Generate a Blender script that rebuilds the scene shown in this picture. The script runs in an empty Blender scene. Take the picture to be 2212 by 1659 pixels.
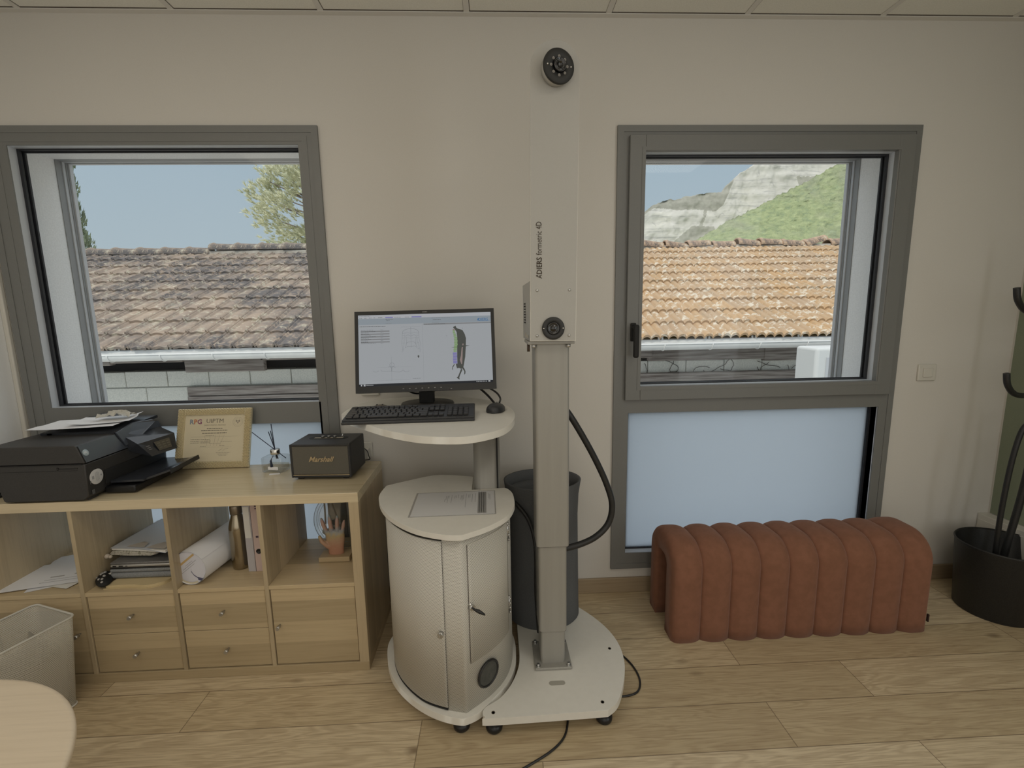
import bpy, bmesh, math, random
from mathutils import Vector, Matrix, noise
random.seed(7)
PI = math.pi
SC = bpy.context.scene
COL = SC.collection

# ------------------------------------------------------------------ camera
F_PX = 991.3
YAW, PITCH, ROLL = -0.0408, 0.1516, -0.0174
cam_data = bpy.data.cameras.new('camera')
cam = bpy.data.objects.new('camera', cam_data)
COL.objects.link(cam)
cam_data.sensor_fit = 'HORIZONTAL'
cam_data.sensor_width = 36.0
cam_data.lens = F_PX / 2212.0 * 36.0
cam_data.clip_start = 0.05
cam_data.clip_end = 3000
_fw = Vector((-math.sin(YAW) * math.cos(PITCH), math.cos(YAW) * math.cos(PITCH), -math.sin(PITCH)))
_r = Vector((math.cos(YAW), math.sin(YAW), 0))
_u = _r.cross(_fw)
_r2 = _r * math.cos(ROLL) + _u * math.sin(ROLL)
_u2 = -_r * math.sin(ROLL) + _u * math.cos(ROLL)
_m = Matrix((_r2, _u2, -_fw)).transposed().to_4x4()
_m.translation = Vector((0.5345, -2.1767, 1.437))
cam.matrix_world = _m
SC.camera = cam

# ------------------------------------------------------------------ world, sun, lamps, exposure
world = bpy.data.worlds.new('sky')
SC.world = world
world.use_nodes = True
wn = world.node_tree
wn.nodes.clear()
w_out = wn.nodes.new('ShaderNodeOutputWorld')
w_bg = wn.nodes.new('ShaderNodeBackground')
w_geo = wn.nodes.new('ShaderNodeTexCoord')
w_sep = wn.nodes.new('ShaderNodeSeparateXYZ')
w_rmp = wn.nodes.new('ShaderNodeValToRGB')
wn.links.new(w_geo.outputs['Generated'], w_sep.inputs[0])
wn.links.new(w_sep.outputs['Z'], w_rmp.inputs[0])
wn.links.new(w_rmp.outputs['Color'], w_bg.inputs['Color'])
wn.links.new(w_bg.outputs[0], w_out.inputs[0])
_e = w_rmp.color_ramp.elements
_e[0].position = 0.0
_e[0].color = (0.42, 0.50, 0.545, 1)
_e[1].position = 1.0
_e[1].color = (1.25, 1.30, 1.36, 1)
_k = _e.new(0.30)
_k.color = (0.36, 0.46, 0.54, 1)
_k = _e.new(0.5)
_k.color = (0.86, 0.94, 1.02, 1)
w_bg.inputs['Strength'].default_value = 1.0

sun_data = bpy.data.lights.new('sun', 'SUN')
sun_data.energy = 1.4
sun_data.angle = math.radians(0.6)
sun_data.color = (1.0, 0.93, 0.80)
sun = bpy.data.objects.new('sun', sun_data)
COL.objects.link(sun)
sun.rotation_euler = Vector((-0.55, -0.85, 1.02)).to_track_quat('Z', 'Y').to_euler()


def area(name, loc, sx, sy, watts, color, target=None):
    d = bpy.data.lights.new(name, 'AREA')
    d.shape = 'RECTANGLE'
    d.size, d.size_y = sx, sy
    d.energy = watts
    d.color = color
    o = bpy.data.objects.new(name, d)
    COL.objects.link(o)
    o.location = loc
    if target is not None:
        o.rotation_euler = (Vector(loc) - Vector(target)).to_track_quat('Z', 'Y').to_euler()
    return o


WARM = (1.0, 0.92, 0.80)
area('ceiling_lamp', (1.75, -1.75, 2.67), 1.2, 0.6, 6.6, WARM)
area('ceiling_lamp', (-0.75, -1.55, 2.67), 1.2, 0.6, 6.2, WARM)
area('ceiling_lamp', (0.65, -3.35, 2.67), 1.2, 0.6, 8.0, WARM)
area('rear_fill_light', (0.7, -4.2, 1.35), 4.2, 2.1, 16.5, (1.0, 0.975, 0.93), (0.7, 0, 1.1))  # added fill lamp, unseen behind the camera; the rear wall has no window
area('side_fill_light', (3.09, -2.5, 1.35), 1.9, 2.1, 22.0, (0.95, 0.98, 1.0), (-1.6, -1.3, 1.1))  # added cool fill to lift the left wall; right wall has no opening

SC.view_settings.view_transform = 'Standard'
SC.view_settings.look = 'None'
SC.view_settings.exposure = 0.0
SC.view_settings.gamma = 1.0
SC.view_settings.use_curve_mapping = False


# ------------------------------------------------------------------ mesh helpers
class MB:
    def __init__(s):
        s.bm = bmesh.new()
        s.uv = s.bm.loops.layers.uv.new('UVMap')

    def face(s, pts, mi=0, uvs=None, smooth=False):
        vs = [s.bm.verts.new(p) for p in pts]
        try:
            f = s.bm.faces.new(vs)
        except ValueError:
            return None
        f.material_index = mi
        f.smooth = smooth
        if uvs:
            for l, uv in zip(f.loops, uvs):
                l[s.uv].uv = uv
        return f

    def box(s, x0, x1, y0, y1, z0, z1, mi=0, bev=0.0, seg=2, M=None):
        r = bmesh.ops.create_cube(s.bm, size=1.0)
        vs = r['verts']
        for v in vs:
            v.co = Vector(((x0 + x1) / 2 + v.co.x * (x1 - x0), (y0 + y1) / 2 + v.co.y * (y1 - y0), (z0 + z1) / 2 + v.co.z * (z1 - z0)))
        fs = set(f for v in vs for f in v.link_faces)
        for f in fs:
            f.material_index = mi
        if bev > 0:
            es = list(set(e for v in vs for e in v.link_edges))
            rr = bmesh.ops.bevel(s.bm, geom=es, offset=bev, segments=seg, profile=0.5, affect='EDGES', clamp_overlap=True)
            vs = list(set(v for f in rr['faces'] for v in f.verts) | set(v for v in vs if v.is_valid))
            for f in rr['faces']:
                f.material_index = mi
                f.smooth = seg > 1
        if M is not None:
            for v in set(vs):
                if v.is_valid:
                    v.co = M @ v.co
        return s

    def grid(s, rows, close_u=False, close_v=False, mi=0, smooth=True, uvs=None, flip=False):
        """rows: list of lists of points, shared vertices"""
        V = [[s.bm.verts.new(p) for p in row] for row in rows]
        n, m = len(V), len(V[0])
        for i in range(n if close_u else n - 1):
            for j in range(m if close_v else m - 1):
                a, b, c, d = V[i][j], V[(i + 1) % n][j], V[(i + 1) % n][(j + 1) % m], V[i][(j + 1) % m]
                q = [a, d, c, b] if flip else [a, b, c, d]
                try:
                    f = s.bm.faces.new(q)
                except ValueError:
                    continue
                f.smooth = smooth
                f.material_index = mi
                if uvs:
                    qq = [(i, j), (i + 1, j), (i + 1, j + 1), (i, j + 1)]
                    if flip:
                        qq = [qq[0], qq[3], qq[2], qq[1]]
                    for l, (a_, b_) in zip(f.loops, qq):
                        l[s.uv].uv = uvs(a_, b_)
        return V

    def cap(s, ring, mi=0, flip=False, smooth=False):
        try:
            f = s.bm.faces.new(ring[::-1] if flip else ring)
            f.material_index = mi
            f.smooth = smooth
        except ValueError:
            pass

    def prism(s, outline, z0, z1, mi=0, bev=0.0, smooth_side=False):
        n = len(outline)
        b = [s.bm.verts.new((x, y, z0)) for x, y in outline]
        t = [s.bm.verts.new((x, y, z1)) for x, y in outline]
        s.cap(b, mi, True)
        s.cap(t, mi)
        d = [0.0]
        for i in range(n):
            p, q = outline[i], outline[(i + 1) % n]
            d.append(d[-1] + math.hypot(q[0] - p[0], q[1] - p[1]))
        fs = []
        for i in range(n):
            j = (i + 1) % n
            f = s.bm.faces.new((b[i], b[j], t[j], t[i]))
            f.material_index = mi
            f.smooth = smooth_side
            for l, uv in zip(f.loops, ((d[i], z0), (d[i + 1], z0), (d[i + 1], z1), (d[i], z1))):
                l[s.uv].uv = uv
            fs.append(f)
        if bev > 0:
            es = [e for e in set(e for v in t + b for e in v.link_edges) if (e.verts[0] in t and e.verts[1] in t) or (e.verts[0] in b and e.verts[1] in b)]
            rr = bmesh.ops.bevel(s.bm, geom=es, offset=bev, segments=2, profile=0.5, affect='EDGES', clamp_overlap=True)
            for f in rr['faces']:
                f.material_index = mi
                f.smooth = True
        return s

    def tube(s, pts, r, n=10, mi=0, caps=True, closed=False):
        pts = [Vector(p) for p in pts]
        N = len(pts)
        rows = []
        up = None
        for i, p in enumerate(pts):
            if closed:
                t = (pts[(i + 1) % N] - pts[i - 1])
            else:
                t = (pts[min(i + 1, N - 1)] - pts[max(i - 1, 0)])
            if t.length < 1e-9:
                t = Vector((0, 0, 1))
            t.normalize()
            if up is None:
                up = Vector((0, 0, 1)) if abs(t.z) < 0.9 else Vector((1, 0, 0))
            a = up - t * up.dot(t)
            if a.length < 1e-6:
                a = t.orthogonal()
            a.normalize()
            up = a
            b = t.cross(a)
            rr = r[i] if isinstance(r, (list, tuple)) else r
            rows.append([p + a * math.cos(2 * PI * k / n) * rr + b * math.sin(2 * PI * k / n) * rr for k in range(n)])
        V = s.grid(rows, close_u=closed, close_v=True, mi=mi)
        if caps and not closed:
            s.cap(V[0], mi, False)
            s.cap(V[-1], mi, True)
        return s

    def lathe(s, prof, cx=0, cy=0, n=32, mi=0, sx=1.0, sy=1.0, smooth=True, M=None):
        rows = []
        for r, z in prof:
            rows.append([Vector((cx + math.cos(2 * PI * k / n) * r * sx, cy + math.sin(2 * PI * k / n) * r * sy, z)) for k in range(n)])
        if M is not None:
            rows = [[M @ p for p in row] for row in rows]
        V = s.grid(rows, close_v=True, mi=mi, smooth=smooth, flip=True)
        if prof[0][0] > 1e-5:
            s.cap(V[0], mi, True)
        if prof[-1][0] > 1e-5:
            s.cap(V[-1], mi)
        return s

    def cyl(s, p0, p1, r, n=20, mi=0):
        return s.tube([p0, p1], r, n, mi)

    def ball(s, c, r, mi=0, sx=1, sy=1, sz=1, u=12, v=8, M=None):
        rr = bmesh.ops.create_uvsphere(s.bm, u_segments=u, v_segments=v, radius=r)
        for w in rr['verts']:
            w.co = Vector((w.co.x * sx, w.co.y * sy, w.co.z * sz))
            if M is not None:
                w.co = M @ w.co
            w.co += Vector(c)
            for f in w.link_faces:
                f.smooth = True
                f.material_index = mi
        return s

    def mesh(s, other, M, mi=None):
        """add a datablock mesh transformed"""
        tmp = bmesh.new()
        tmp.from_mesh(other)
        mp = {}
        for v in tmp.verts:
            mp[v.index] = s.bm.verts.new(M @ v.co)
        for f in tmp.faces:
            try:
                g = s.bm.faces.new([mp[v.index] for v in f.verts])
                g.material_index = mi or 0
            except ValueError:
                pass
        tmp.free()
        return s


def build(name, mb, mats, parent=None, world=False, weld=False):
    me = bpy.data.meshes.new(name)
    if weld:
        bmesh.ops.remove_doubles(mb.bm, verts=mb.bm.verts, dist=1e-5)
    if world and parent is not None:
        off = Vector(parent.location)
        if parent.parent is not None:
            off = off + Vector(parent.parent.location)
        mb.bm.transform(Matrix.Translation(-off))
    bmesh.ops.recalc_face_normals(mb.bm, faces=mb.bm.faces)
    mb.bm.to_mesh(me)
    mb.bm.free()
    if not isinstance(mats, (list, tuple)):
        mats = [mats]
    for m in mats:
        me.materials.append(m)
    o = bpy.data.objects.new(name, me)
    COL.objects.link(o)
    if parent is not None:
        o.parent = parent
    return o


def empty(name, loc, rz=0.0):
    o = bpy.data.objects.new(name, None)
    COL.objects.link(o)
    o.location = loc
    o.rotation_euler = (0, 0, rz)
    o.empty_display_size = 0.1
    return o


def tag(o, label, cat, group=None, kind=None):
    o['label'] = label
    o['category'] = cat
    if group:
        o['group'] = group
    if kind:
        o['kind'] = kind
    return o


def struct(name, mb, mats, label=None):
    o = build(name, mb, mats)
    o['kind'] = 'structure'
    if label:
        o['label'] = label
    return o


def rebase(o, loc):
    """move the origin of a single mesh thing to loc without moving it"""
    o.data.transform(Matrix.Translation(-Vector(loc)))
    o.location = loc
    return o


def text_mesh(body, size, shear=0.0, bold=0.0, extrude=0.0, align='LEFT'):
    c = bpy.data.curves.new('txt', 'FONT')
    c.body = body
    c.size = size
    c.shear = shear
    c.offset = bold
    c.extrude = extrude
    c.align_x = align
    c.resolution_u = 2
    o = bpy.data.objects.new('txt', c)
    COL.objects.link(o)
    dg = bpy.context.evaluated_depsgraph_get()
    me = bpy.data.meshes.new_from_object(o.evaluated_get(dg))
    bpy.data.objects.remove(o)
    return me


def catmull(pts, corners=(), k=5, closed=True):
    out = []
    n = len(pts)
    rng = range(n) if closed else range(n - 1)
    for i in rng:
        p1, p2 = Vector(pts[i]), Vector(pts[(i + 1) % n])
        p0 = Vector(pts[(i - 1) % n]) if (closed or i > 0) else p1
        p3 = Vector(pts[(i + 2) % n]) if (closed or i + 2 < n) else p2
        if i in corners:
            p0 = p1 - (p2 - p1) * 0.5
        if (i + 1) % n in corners:
            p3 = p2 + (p2 - p1) * 0.5
        for j in range(k):
            t = j / k
            out.append(tuple(0.5 * ((2 * p1) + (p2 - p0) * t + (2 * p0 - 5 * p1 + 4 * p2 - p3) * t * t + (3 * p1 - p0 - 3 * p2 + p3) * t ** 3)))
    if not closed:
        out.append(tuple(pts[-1]))
    return out


# ------------------------------------------------------------------ material helpers
def mat(name, col, rough=0.6, metal=0.0, spec=0.5, **kw):
    m = bpy.data.materials.new(name)
    m.use_nodes = True
    b = m.node_tree.nodes['Principled BSDF']
    b.inputs['Base Color'].default_value = (*col, 1)
    b.inputs['Roughness'].default_value = rough
    b.inputs['Metallic'].default_value = metal
    b.inputs['Specular IOR Level'].default_value = spec
    for k, v in kw.items():
        b.inputs[k.replace('_', ' ')].default_value = v
    return m


class NT:
    def __init__(s, m):
        s.t = m.node_tree
        s.b = s.t.nodes['Principled BSDF']

    def n(s, typ, **kw):
        x = s.t.nodes.new(typ)
        for k, v in kw.items():
            setattr(x, k, v)
        return x

    def l(s, a, b):
        s.t.links.new(a, b)

    def coord(s, scale=(1, 1, 1), out='Object', loc=(0, 0, 0), rot=(0, 0, 0)):
        c = s.n('ShaderNodeTexCoord')
        mp = s.n('ShaderNodeMapping')
        mp.inputs['Scale'].default_value = scale
        mp.inputs['Location'].default_value = loc
        mp.inputs['Rotation'].default_value = rot
        s.l(c.outputs[out], mp.inputs[0])
        return mp.outputs[0]

    def noise(s, vec, scale=5, detail=4, rough=0.55, dist=0.0):
        x = s.n('ShaderNodeTexNoise')
        x.inputs['Scale'].default_value = scale
        x.inputs['Detail'].default_value = detail
        x.inputs['Roughness'].default_value = rough
        x.inputs['Distortion'].default_value = dist
        if vec is not None:
            s.l(vec, x.inputs['Vector'])
        return x.outputs['Fac']

    def math(s, op, a, b=None, c=None):
        x = s.n('ShaderNodeMath', operation=op)
        for i, v in enumerate((a, b, c)):
            if v is None:
                continue
            if isinstance(v, (int, float)):
                x.inputs[i].default_value = v
            else:
                s.l(v, x.inputs[i])
        return x.outputs[0]

    def ramp(s, fac, stops):
        x = s.n('ShaderNodeValToRGB')
        e = x.color_ramp.elements
        while len(e) > 1:
            e.remove(e[-1])
        e[0].position = stops[0][0]
        e[0].color = (*stops[0][1], 1)
        for p, c in stops[1:]:
            k = e.new(p)
            k.color = (*c, 1)
        s.l(fac, x.inputs[0])
        return x.outputs['Color']

    def mix(s, fac, a, b, mode='MIX'):
        x = s.n('ShaderNodeMix', data_type='RGBA', blend_type=mode)
        for i, v in ((0, fac), (6, a), (7, b)):
            if isinstance(v, (int, float)):
                x.inputs[i].default_value = v
            elif isinstance(v, tuple):
                x.inputs[i].default_value = (*v, 1)
            else:
                s.l(v, x.inputs[i])
        return x.outputs[2]

    def bump(s, h, strength=0.2, dist=0.01):
        x = s.n('ShaderNodeBump')
        x.inputs['Strength'].default_value = strength
        x.inputs['Distance'].default_value = dist
        s.l(h, x.inputs['Height'])
        s.l(x.outputs[0], s.b.inputs['Normal'])


def noisy(name, c1, c2, scale=8, rough=0.6, bump=0.0, bdist=0.005, detail=4, stretch=(1, 1, 1), metal=0.0, spec=0.5, lo=0.35, hi=0.65):
    m = mat(name, c1, rough, metal, spec)
    t = NT(m)
    v = t.coord(stretch)
    f = t.noise(v, scale, detail)
    t.l(t.ramp(f, [(lo, c1), (hi, c2)]), t.b.inputs['Base Color'])
    if bump:
        t.bump(f, bump, bdist)
    return m


def wood(name, light, dark, axis='x', rough=0.42, band=True):
    """light oak laminate with grain running along the given object axis, wide tonal bands across it"""
    m = mat(name, light, rough)
    t = NT(m)
    st = {'x': (1.2, 28, 28), 'y': (28, 1.2, 28), 'z': (28, 28, 1.2)}[axis]
    v = t.coord(st)
    g = t.noise(v, 3.0, 5, 0.6, 0.4)
    col = t.ramp(g, [(0.28, tuple((a + b) / 2 for a, b in zip(dark, light))), (0.52, light), (0.8, tuple(min(1, c * 1.05) for c in light))])
    if band:
        st2 = {'x': (0.35, 7.0, 7.0), 'y': (7.0, 0.35, 7.0), 'z': (7, 7, 0.35)}[axis]
        c = t.n('ShaderNodeTexCoord')
        sp = t.n('ShaderNodeSeparateXYZ')
        t.l(c.outputs['Object'], sp.inputs[0])
        cross = {'x': ('Z', 'Y'), 'y': ('Z', 'X'), 'z': ('Y', 'X')}[axis]
        k = t.math('FLOOR', t.math('ADD', t.math('MULTIPLY', sp.outputs[cross[0]], 11.0), t.math('MULTIPLY', sp.outputs[cross[1]], 8.0)))
        wn_ = t.n('ShaderNodeTexWhiteNoise', noise_dimensions='1D')
        t.l(k, wn_.inputs['W'])
        sh = t.ramp(wn_.outputs['Value'], [(0.0, (0.76, 0.75, 0.73)), (0.5, (0.95, 0.95, 0.94)), (1.0, (1.12, 1.11, 1.10))])
        col = t.mix(1.0, col, sh, 'MULTIPLY')
    t.l(col, t.b.inputs['Base Color'])
    t.bump(g, 0.06, 0.002)
    return m


# ------------------------------------------------------------------ materials
def m_floor():
    m = mat('oak_laminate_floor', (0.4, 0.3, 0.2), 0.48)
    t = NT(m)
    c = t.n('ShaderNodeTexCoord')
    sp = t.n('ShaderNodeSeparateXYZ')
    t.l(c.outputs['Object'], sp.inputs[0])
    X, Y = sp.outputs['X'], sp.outputs['Y']
    yy = t.math('DIVIDE', t.math('ADD', Y, 0.535 + 18.0), 0.18)
    row = t.math('FLOOR', yy)
    par = t.math('MODULO', row, 2.0)
    off = t.math('ADD', t.math('MULTIPLY', par, 0.415), 0.25 - 12.65)
    xx = t.math('DIVIDE', t.math('SUBTRACT', X, off), 1.265)
    colm = t.math('FLOOR', xx)
    pid = t.math('ADD', t.math('MULTIPLY', row, 7.31), t.math('MULTIPLY', colm, 3.17))
    wn_ = t.n('ShaderNodeTexWhiteNoise', noise_dimensions='1D')
    t.l(pid, wn_.inputs['W'])
    R = wn_.outputs['Value']
    cmb = t.n('ShaderNodeCombineXYZ')
    t.l(t.math('ADD', t.math('MULTIPLY', X, 1.0), t.math('MULTIPLY', R, 37.0)), cmb.inputs[0])
    t.l(t.math('ADD', t.math('MULTIPLY', Y, 9.0), t.math('MULTIPLY', R, 91.0)), cmb.inputs[1])
    g1 = t.noise(cmb.outputs[0], 1.6, 3, 0.5, 1.2)
    rings = t.math('SINE', t.math('MULTIPLY', g1, 46.0))
    cmb2 = t.n('ShaderNodeCombineXYZ')
    t.l(t.math('ADD', t.math('MULTIPLY', X, 3.0), t.math('MULTIPLY', R, 17.0)), cmb2.inputs[0])
    t.l(t.math('MULTIPLY', Y, 85.0), cmb2.inputs[1])
    g2 = t.noise(cmb2.outputs[0], 2.0, 5, 0.65, 0.2)
    base = t.ramp(R, [(0.0, (0.55, 0.44, 0.275)), (0.45, (0.64, 0.52, 0.335)), (1.0, (0.74, 0.62, 0.43))])
    c1 = t.mix(t.math('MULTIPLY', t.math('ADD', rings, 1.0), 0.17), base, (0.33, 0.225, 0.125))
    c2 = t.mix(t.ramp(g2, [(0.34, (0.50, 0.50, 0.50)), (0.50, (0, 0, 0))]), c1, (0.28, 0.19, 0.105))
    # knots
    vor = t.n('ShaderNodeTexVoronoi')
    vor.inputs['Scale'].default_value = 2.1
    cmb3 = t.n('ShaderNodeCombineXYZ')
    t.l(t.math('ADD', t.math('MULTIPLY', X, 1.0), t.math('MULTIPLY', R, 11.0)), cmb3.inputs[0])
    t.l(t.math('MULTIPLY', Y, 2.2), cmb3.inputs[1])
    t.l(cmb3.outputs[0], vor.inputs['Vector'])
    kn = t.ramp(vor.outputs['Distance'], [(0.02, (0.85, 0.85, 0.85)), (0.10, (0, 0, 0))])
    c3 = t.mix(kn, c2, (0.14, 0.085, 0.045))
    fy = t.math('FRACT', yy)
    fx = t.math('FRACT', xx)
    ly = t.math('LESS_THAN', t.math('MINIMUM', fy, t.math('SUBTRACT', 1.0, fy)), 0.009)
    lx = t.math('LESS_THAN', t.math('MINIMUM', fx, t.math('SUBTRACT', 1.0, fx)), 0.0012)
    ln = t.math('MAXIMUM', ly, lx)
    c4 = t.mix(t.math('MULTIPLY', ln, 0.65), c3, (0.11, 0.07, 0.04))
    t.l(c4, t.b.inputs['Base Color'])
    t.bump(t.math('SUBTRACT', g2, t.math('MULTIPLY', ln, 1.0)), 0.12, 0.002)
    return m


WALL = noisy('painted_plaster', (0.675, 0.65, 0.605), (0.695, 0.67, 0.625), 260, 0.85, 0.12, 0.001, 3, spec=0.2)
WALL_L = noisy('painted_plaster_daylit', (0.86, 0.86, 0.85), (0.88, 0.88, 0.87), 260, 0.85, 0.12, 0.001, 3, spec=0.2)  # left wall lightened: window daylight painted into its tone
GREEN = noisy('sage_paint', (0.235, 0.265, 0.19), (0.25, 0.28, 0.205), 260, 0.85, 0.12, 0.001, 3, spec=0.2)
CEIL = noisy('ceiling_tile', (0.80, 0.79, 0.73), (0.86, 0.85, 0.79), 180, 0.9, 0.15, 0.001, 4, spec=0.1)
CEIL_GRID = mat('ceiling_grid_metal', (0.72, 0.70, 0.66), 0.5)
GAP = mat('dark_gap', (0.12, 0.10, 0.08), 0.9)
FLOOR = m_floor()
BASEB = wood('baseboard_oak', (0.37, 0.285, 0.185), (0.24, 0.18, 0.11), 'x', 0.5, False)
PVC = mat('white_pvc', (0.66, 0.64, 0.58), 0.45)
ALU = noisy('grey_lacquered_aluminium', (0.190, 0.192, 0.185), (0.20, 0.202, 0.195), 300, 0.42, 0.05, 0.0005, 2, spec=0.5)
ALU_IN = mat('daylit_glazing_bead', (0.55, 0.58, 0.62), 0.35)  # inner frame edge: daylight falling on it painted as a paler tone
RUB = mat('black_rubber', (0.02, 0.022, 0.028), 0.5)
RENDER = noisy('white_render', (0.78, 0.79, 0.80), (0.86, 0.87, 0.88), 140, 0.9, 0.5, 0.003, 5, spec=0.1)
GUIDE = mat('shutter_guide_aluminium', (0.52, 0.54, 0.57), 0.4)
GUIDE_D = mat('shutter_guide_seal', (0.28, 0.29, 0.30), 0.5)
WHITE_L = noisy('white_laminate', (0.78, 0.76, 0.70), (0.80, 0.78, 0.72), 40, 0.38, 0.0, spec=0.5)
WHITE_P = mat('white_powder_coat', (0.72, 0.695, 0.63), 0.42)
ALU_S = noisy('brushed_silver_column', (0.335, 0.325, 0.295), (0.355, 0.345, 0.315), 50, 0.42, 0.0, metal=0.15, stretch=(1, 1, 0.05))
STEEL = mat('steel', (0.55, 0.55, 0.54), 0.28, 0.9)
CHROME = mat('chrome', (0.75, 0.75, 0.74), 0.12, 1.0)
BLACK = mat('black_plastic', (0.018, 0.018, 0.018), 0.38)
BLACK_M = mat('black_matte', (0.012, 0.012, 0.012), 0.7)
BLACK_G = mat('black_glass_lens', (0.004, 0.004, 0.005), 0.08, spec=0.8)
CHAR = noisy('charcoal_plastic', (0.030, 0.031, 0.034), (0.040, 0.041, 0.044), 300, 0.42, 0.1, 0.0005)
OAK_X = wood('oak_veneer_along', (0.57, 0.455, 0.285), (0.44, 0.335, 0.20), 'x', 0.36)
OAK_T = wood('oak_veneer_top_skylit', (0.64, 0.54, 0.365), (0.51, 0.41, 0.265), 'x', 0.20)  # paler than the other panels: window reflection put into the colour
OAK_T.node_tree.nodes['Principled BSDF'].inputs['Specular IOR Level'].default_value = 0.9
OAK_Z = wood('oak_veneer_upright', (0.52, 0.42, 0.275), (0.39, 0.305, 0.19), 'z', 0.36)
OAK_Y = wood('oak_veneer_deep', (0.52, 0.42, 0.275), (0.39, 0.305, 0.19), 'z', 0.36)
TABLE = wood('pale_oak_tabletop', (0.80, 0.67, 0.50), (0.68, 0.55, 0.39), 'x', 0.45, False)
PAPER = mat('white_paper', (0.86, 0.86, 0.88), 0.8)
PAPER_W = mat('warm_paper', (0.80, 0.785, 0.74), 0.8)
INK = mat('ink', (0.10, 0.10, 0.11), 0.8)
INK_G = mat('grey_ink', (0.36, 0.36, 0.37), 0.8)


def glass_mat(name, tint=(1, 1, 1), gloss=0.06, rough=0.0):
    m = bpy.data.materials.new(name)
    m.use_nodes = True
    nt = m.node_tree
    nt.nodes.clear()
    o = nt.nodes.new('ShaderNodeOutputMaterial')
    tr = nt.nodes.new('ShaderNodeBsdfTransparent')
    tr.inputs[0].default_value = (*tint, 1)
    gl = nt.nodes.new('ShaderNodeBsdfGlossy')
    gl.inputs['Roughness'].default_value = rough
    mx = nt.nodes.new('ShaderNodeMixShader')
    fr = nt.nodes.new('ShaderNodeLayerWeight')
    fr.inputs['Blend'].default_value = 0.15
    mm = nt.nodes.new('ShaderNodeMath')
    mm.operation = 'MULTIPLY_ADD'
    mm.inputs[1].default_value = 0.22
    mm.inputs[2].default_value = gloss
    nt.links.new(fr.outputs['Fresnel'], mm.inputs[0])
    nt.links.new(mm.outputs[0], mx.inputs[0])
    nt.links.new(tr.outputs[0], mx.inputs[1])
    nt.links.new(gl.outputs[0], mx.inputs[2])
    nt.links.new(mx.outputs[0], o.inputs[0])
    return m


GLASS = glass_mat('window_glass', (0.985, 0.99, 0.985), 0.008)
GLASS_C = glass_mat('clear_glass', (0.93, 0.94, 0.94), 0.10, 0.03)
FILM = glass_mat('clear_plastic_film', (0.93, 0.93, 0.94), 0.10, 0.1)


def frosted():
    m = bpy.data.materials.new('frosted_film_glass')
    m.use_nodes = True
    nt = m.node_tree
    nt.nodes.clear()
    o = nt.nodes.new('ShaderNodeOutputMaterial')
    tl = nt.nodes.new('ShaderNodeBsdfTranslucent')
    tl.inputs[0].default_value = (0.81, 0.865, 0.915, 1)
    df = nt.nodes.new('ShaderNodeBsdfDiffuse')
    df.inputs[0].default_value = (0.55, 0.58, 0.62, 1)
    mx = nt.nodes.new('ShaderNodeMixShader')
    mx.inputs[0].default_value = 0.12
    nt.links.new(tl.outputs[0], mx.inputs[1])
    nt.links.new(df.outputs[0], mx.inputs[2])
    nt.links.new(mx.outputs[0], o.inputs[0])
    return m


FROST = frosted()


def perforated(name, col, pitch=0.005, hole=0.30, back=(0.10, 0.09, 0.08), transparent=False):
    m = mat(name, col, 0.45)
    t = NT(m)
    c = t.n('ShaderNodeTexCoord')
    sp = t.n('ShaderNodeSeparateXYZ')
    t.l(c.outputs['UV'], sp.inputs[0])
    v = t.math('DIVIDE', sp.outputs['Y'], pitch * 0.866)
    row = t.math('FLOOR', v)
    u = t.math('ADD', t.math('DIVIDE', sp.outputs['X'], pitch), t.math('MULTIPLY', t.math('MODULO', row, 2.0), 0.5))
    fu = t.math('SUBTRACT', t.math('FRACT', u), 0.5)
    fv = t.math('SUBTRACT', t.math('FRACT', v), 0.5)
    d = t.math('SQRT', t.math('ADD', t.math('MULTIPLY', fu, fu), t.math('MULTIPLY', fv, fv)))
    h = t.math('LESS_THAN', d, hole)
    if transparent:
        t.l(t.math('SUBTRACT', 1.0, h), t.b.inputs['Alpha'])
    else:
        t.l(t.mix(h, col, back), t.b.inputs['Base Color'])
    return m


PERF = perforated('white_perforated_sheet', (0.70, 0.675, 0.61), 0.0056, 0.27, (0.22, 0.20, 0.17))
MESHB = perforated('white_wire_mesh', (0.74, 0.72, 0.65), 0.0052, 0.31, transparent=True)


# ================================================================== ROOM
XL, XR, YB, ZC = -1.645, 3.12, -4.4, 2.6955
W1 = (-1.613, -0.203, 0.131, 2.258)
W2 = (1.114, 2.523, 0.131, 2.258)
WT = 0.315
# back wall, with both window openings
mb = MB()
ins = 0.045
O1 = (W1[0] + 0.07, W1[1] - 0.04, W1[2] + ins, 2.206)
O2 = (W2[0] + 0.04, W2[1] - 0.072, W2[2] + ins, 2.196)
for a, b in ((XL - 0.3, O1[0]), (O1[1], O2[0]), (O2[1], XR + 0.3)):
    mb.box(a, b, 0, WT, -0.05, 2.95)
for O in (O1, O2):
    mb.box(O[0], O[1], 0, WT, -0.05, O[2])
    mb.box(O[0], O[1], 0, WT, O[3], 2.95)
# two materials: inner paint and outer render chosen by face position
wb = struct('wall_back', mb, [WALL, RENDER], 'cream painted wall with two tall grey windows')
for p in wb.data.polygons:
    if abs(p.center.y) > 0.001:
        p.material_index = 1
mb = MB()
mb.box(XL - 0.2, XL, YB - 0.2, 0, -0.05, 2.95)
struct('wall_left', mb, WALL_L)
mb = MB()
mb.box(XR, XR + 0.2, YB - 0.2, 0, -0.05, 2.95)
struct('wall_right', mb, WALL)
mb = MB()
mb.box(XL - 0.2, XR + 0.2, YB - 0.2, YB, -0.05, 2.95)
struct('wall_rear', mb, WALL)
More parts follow.
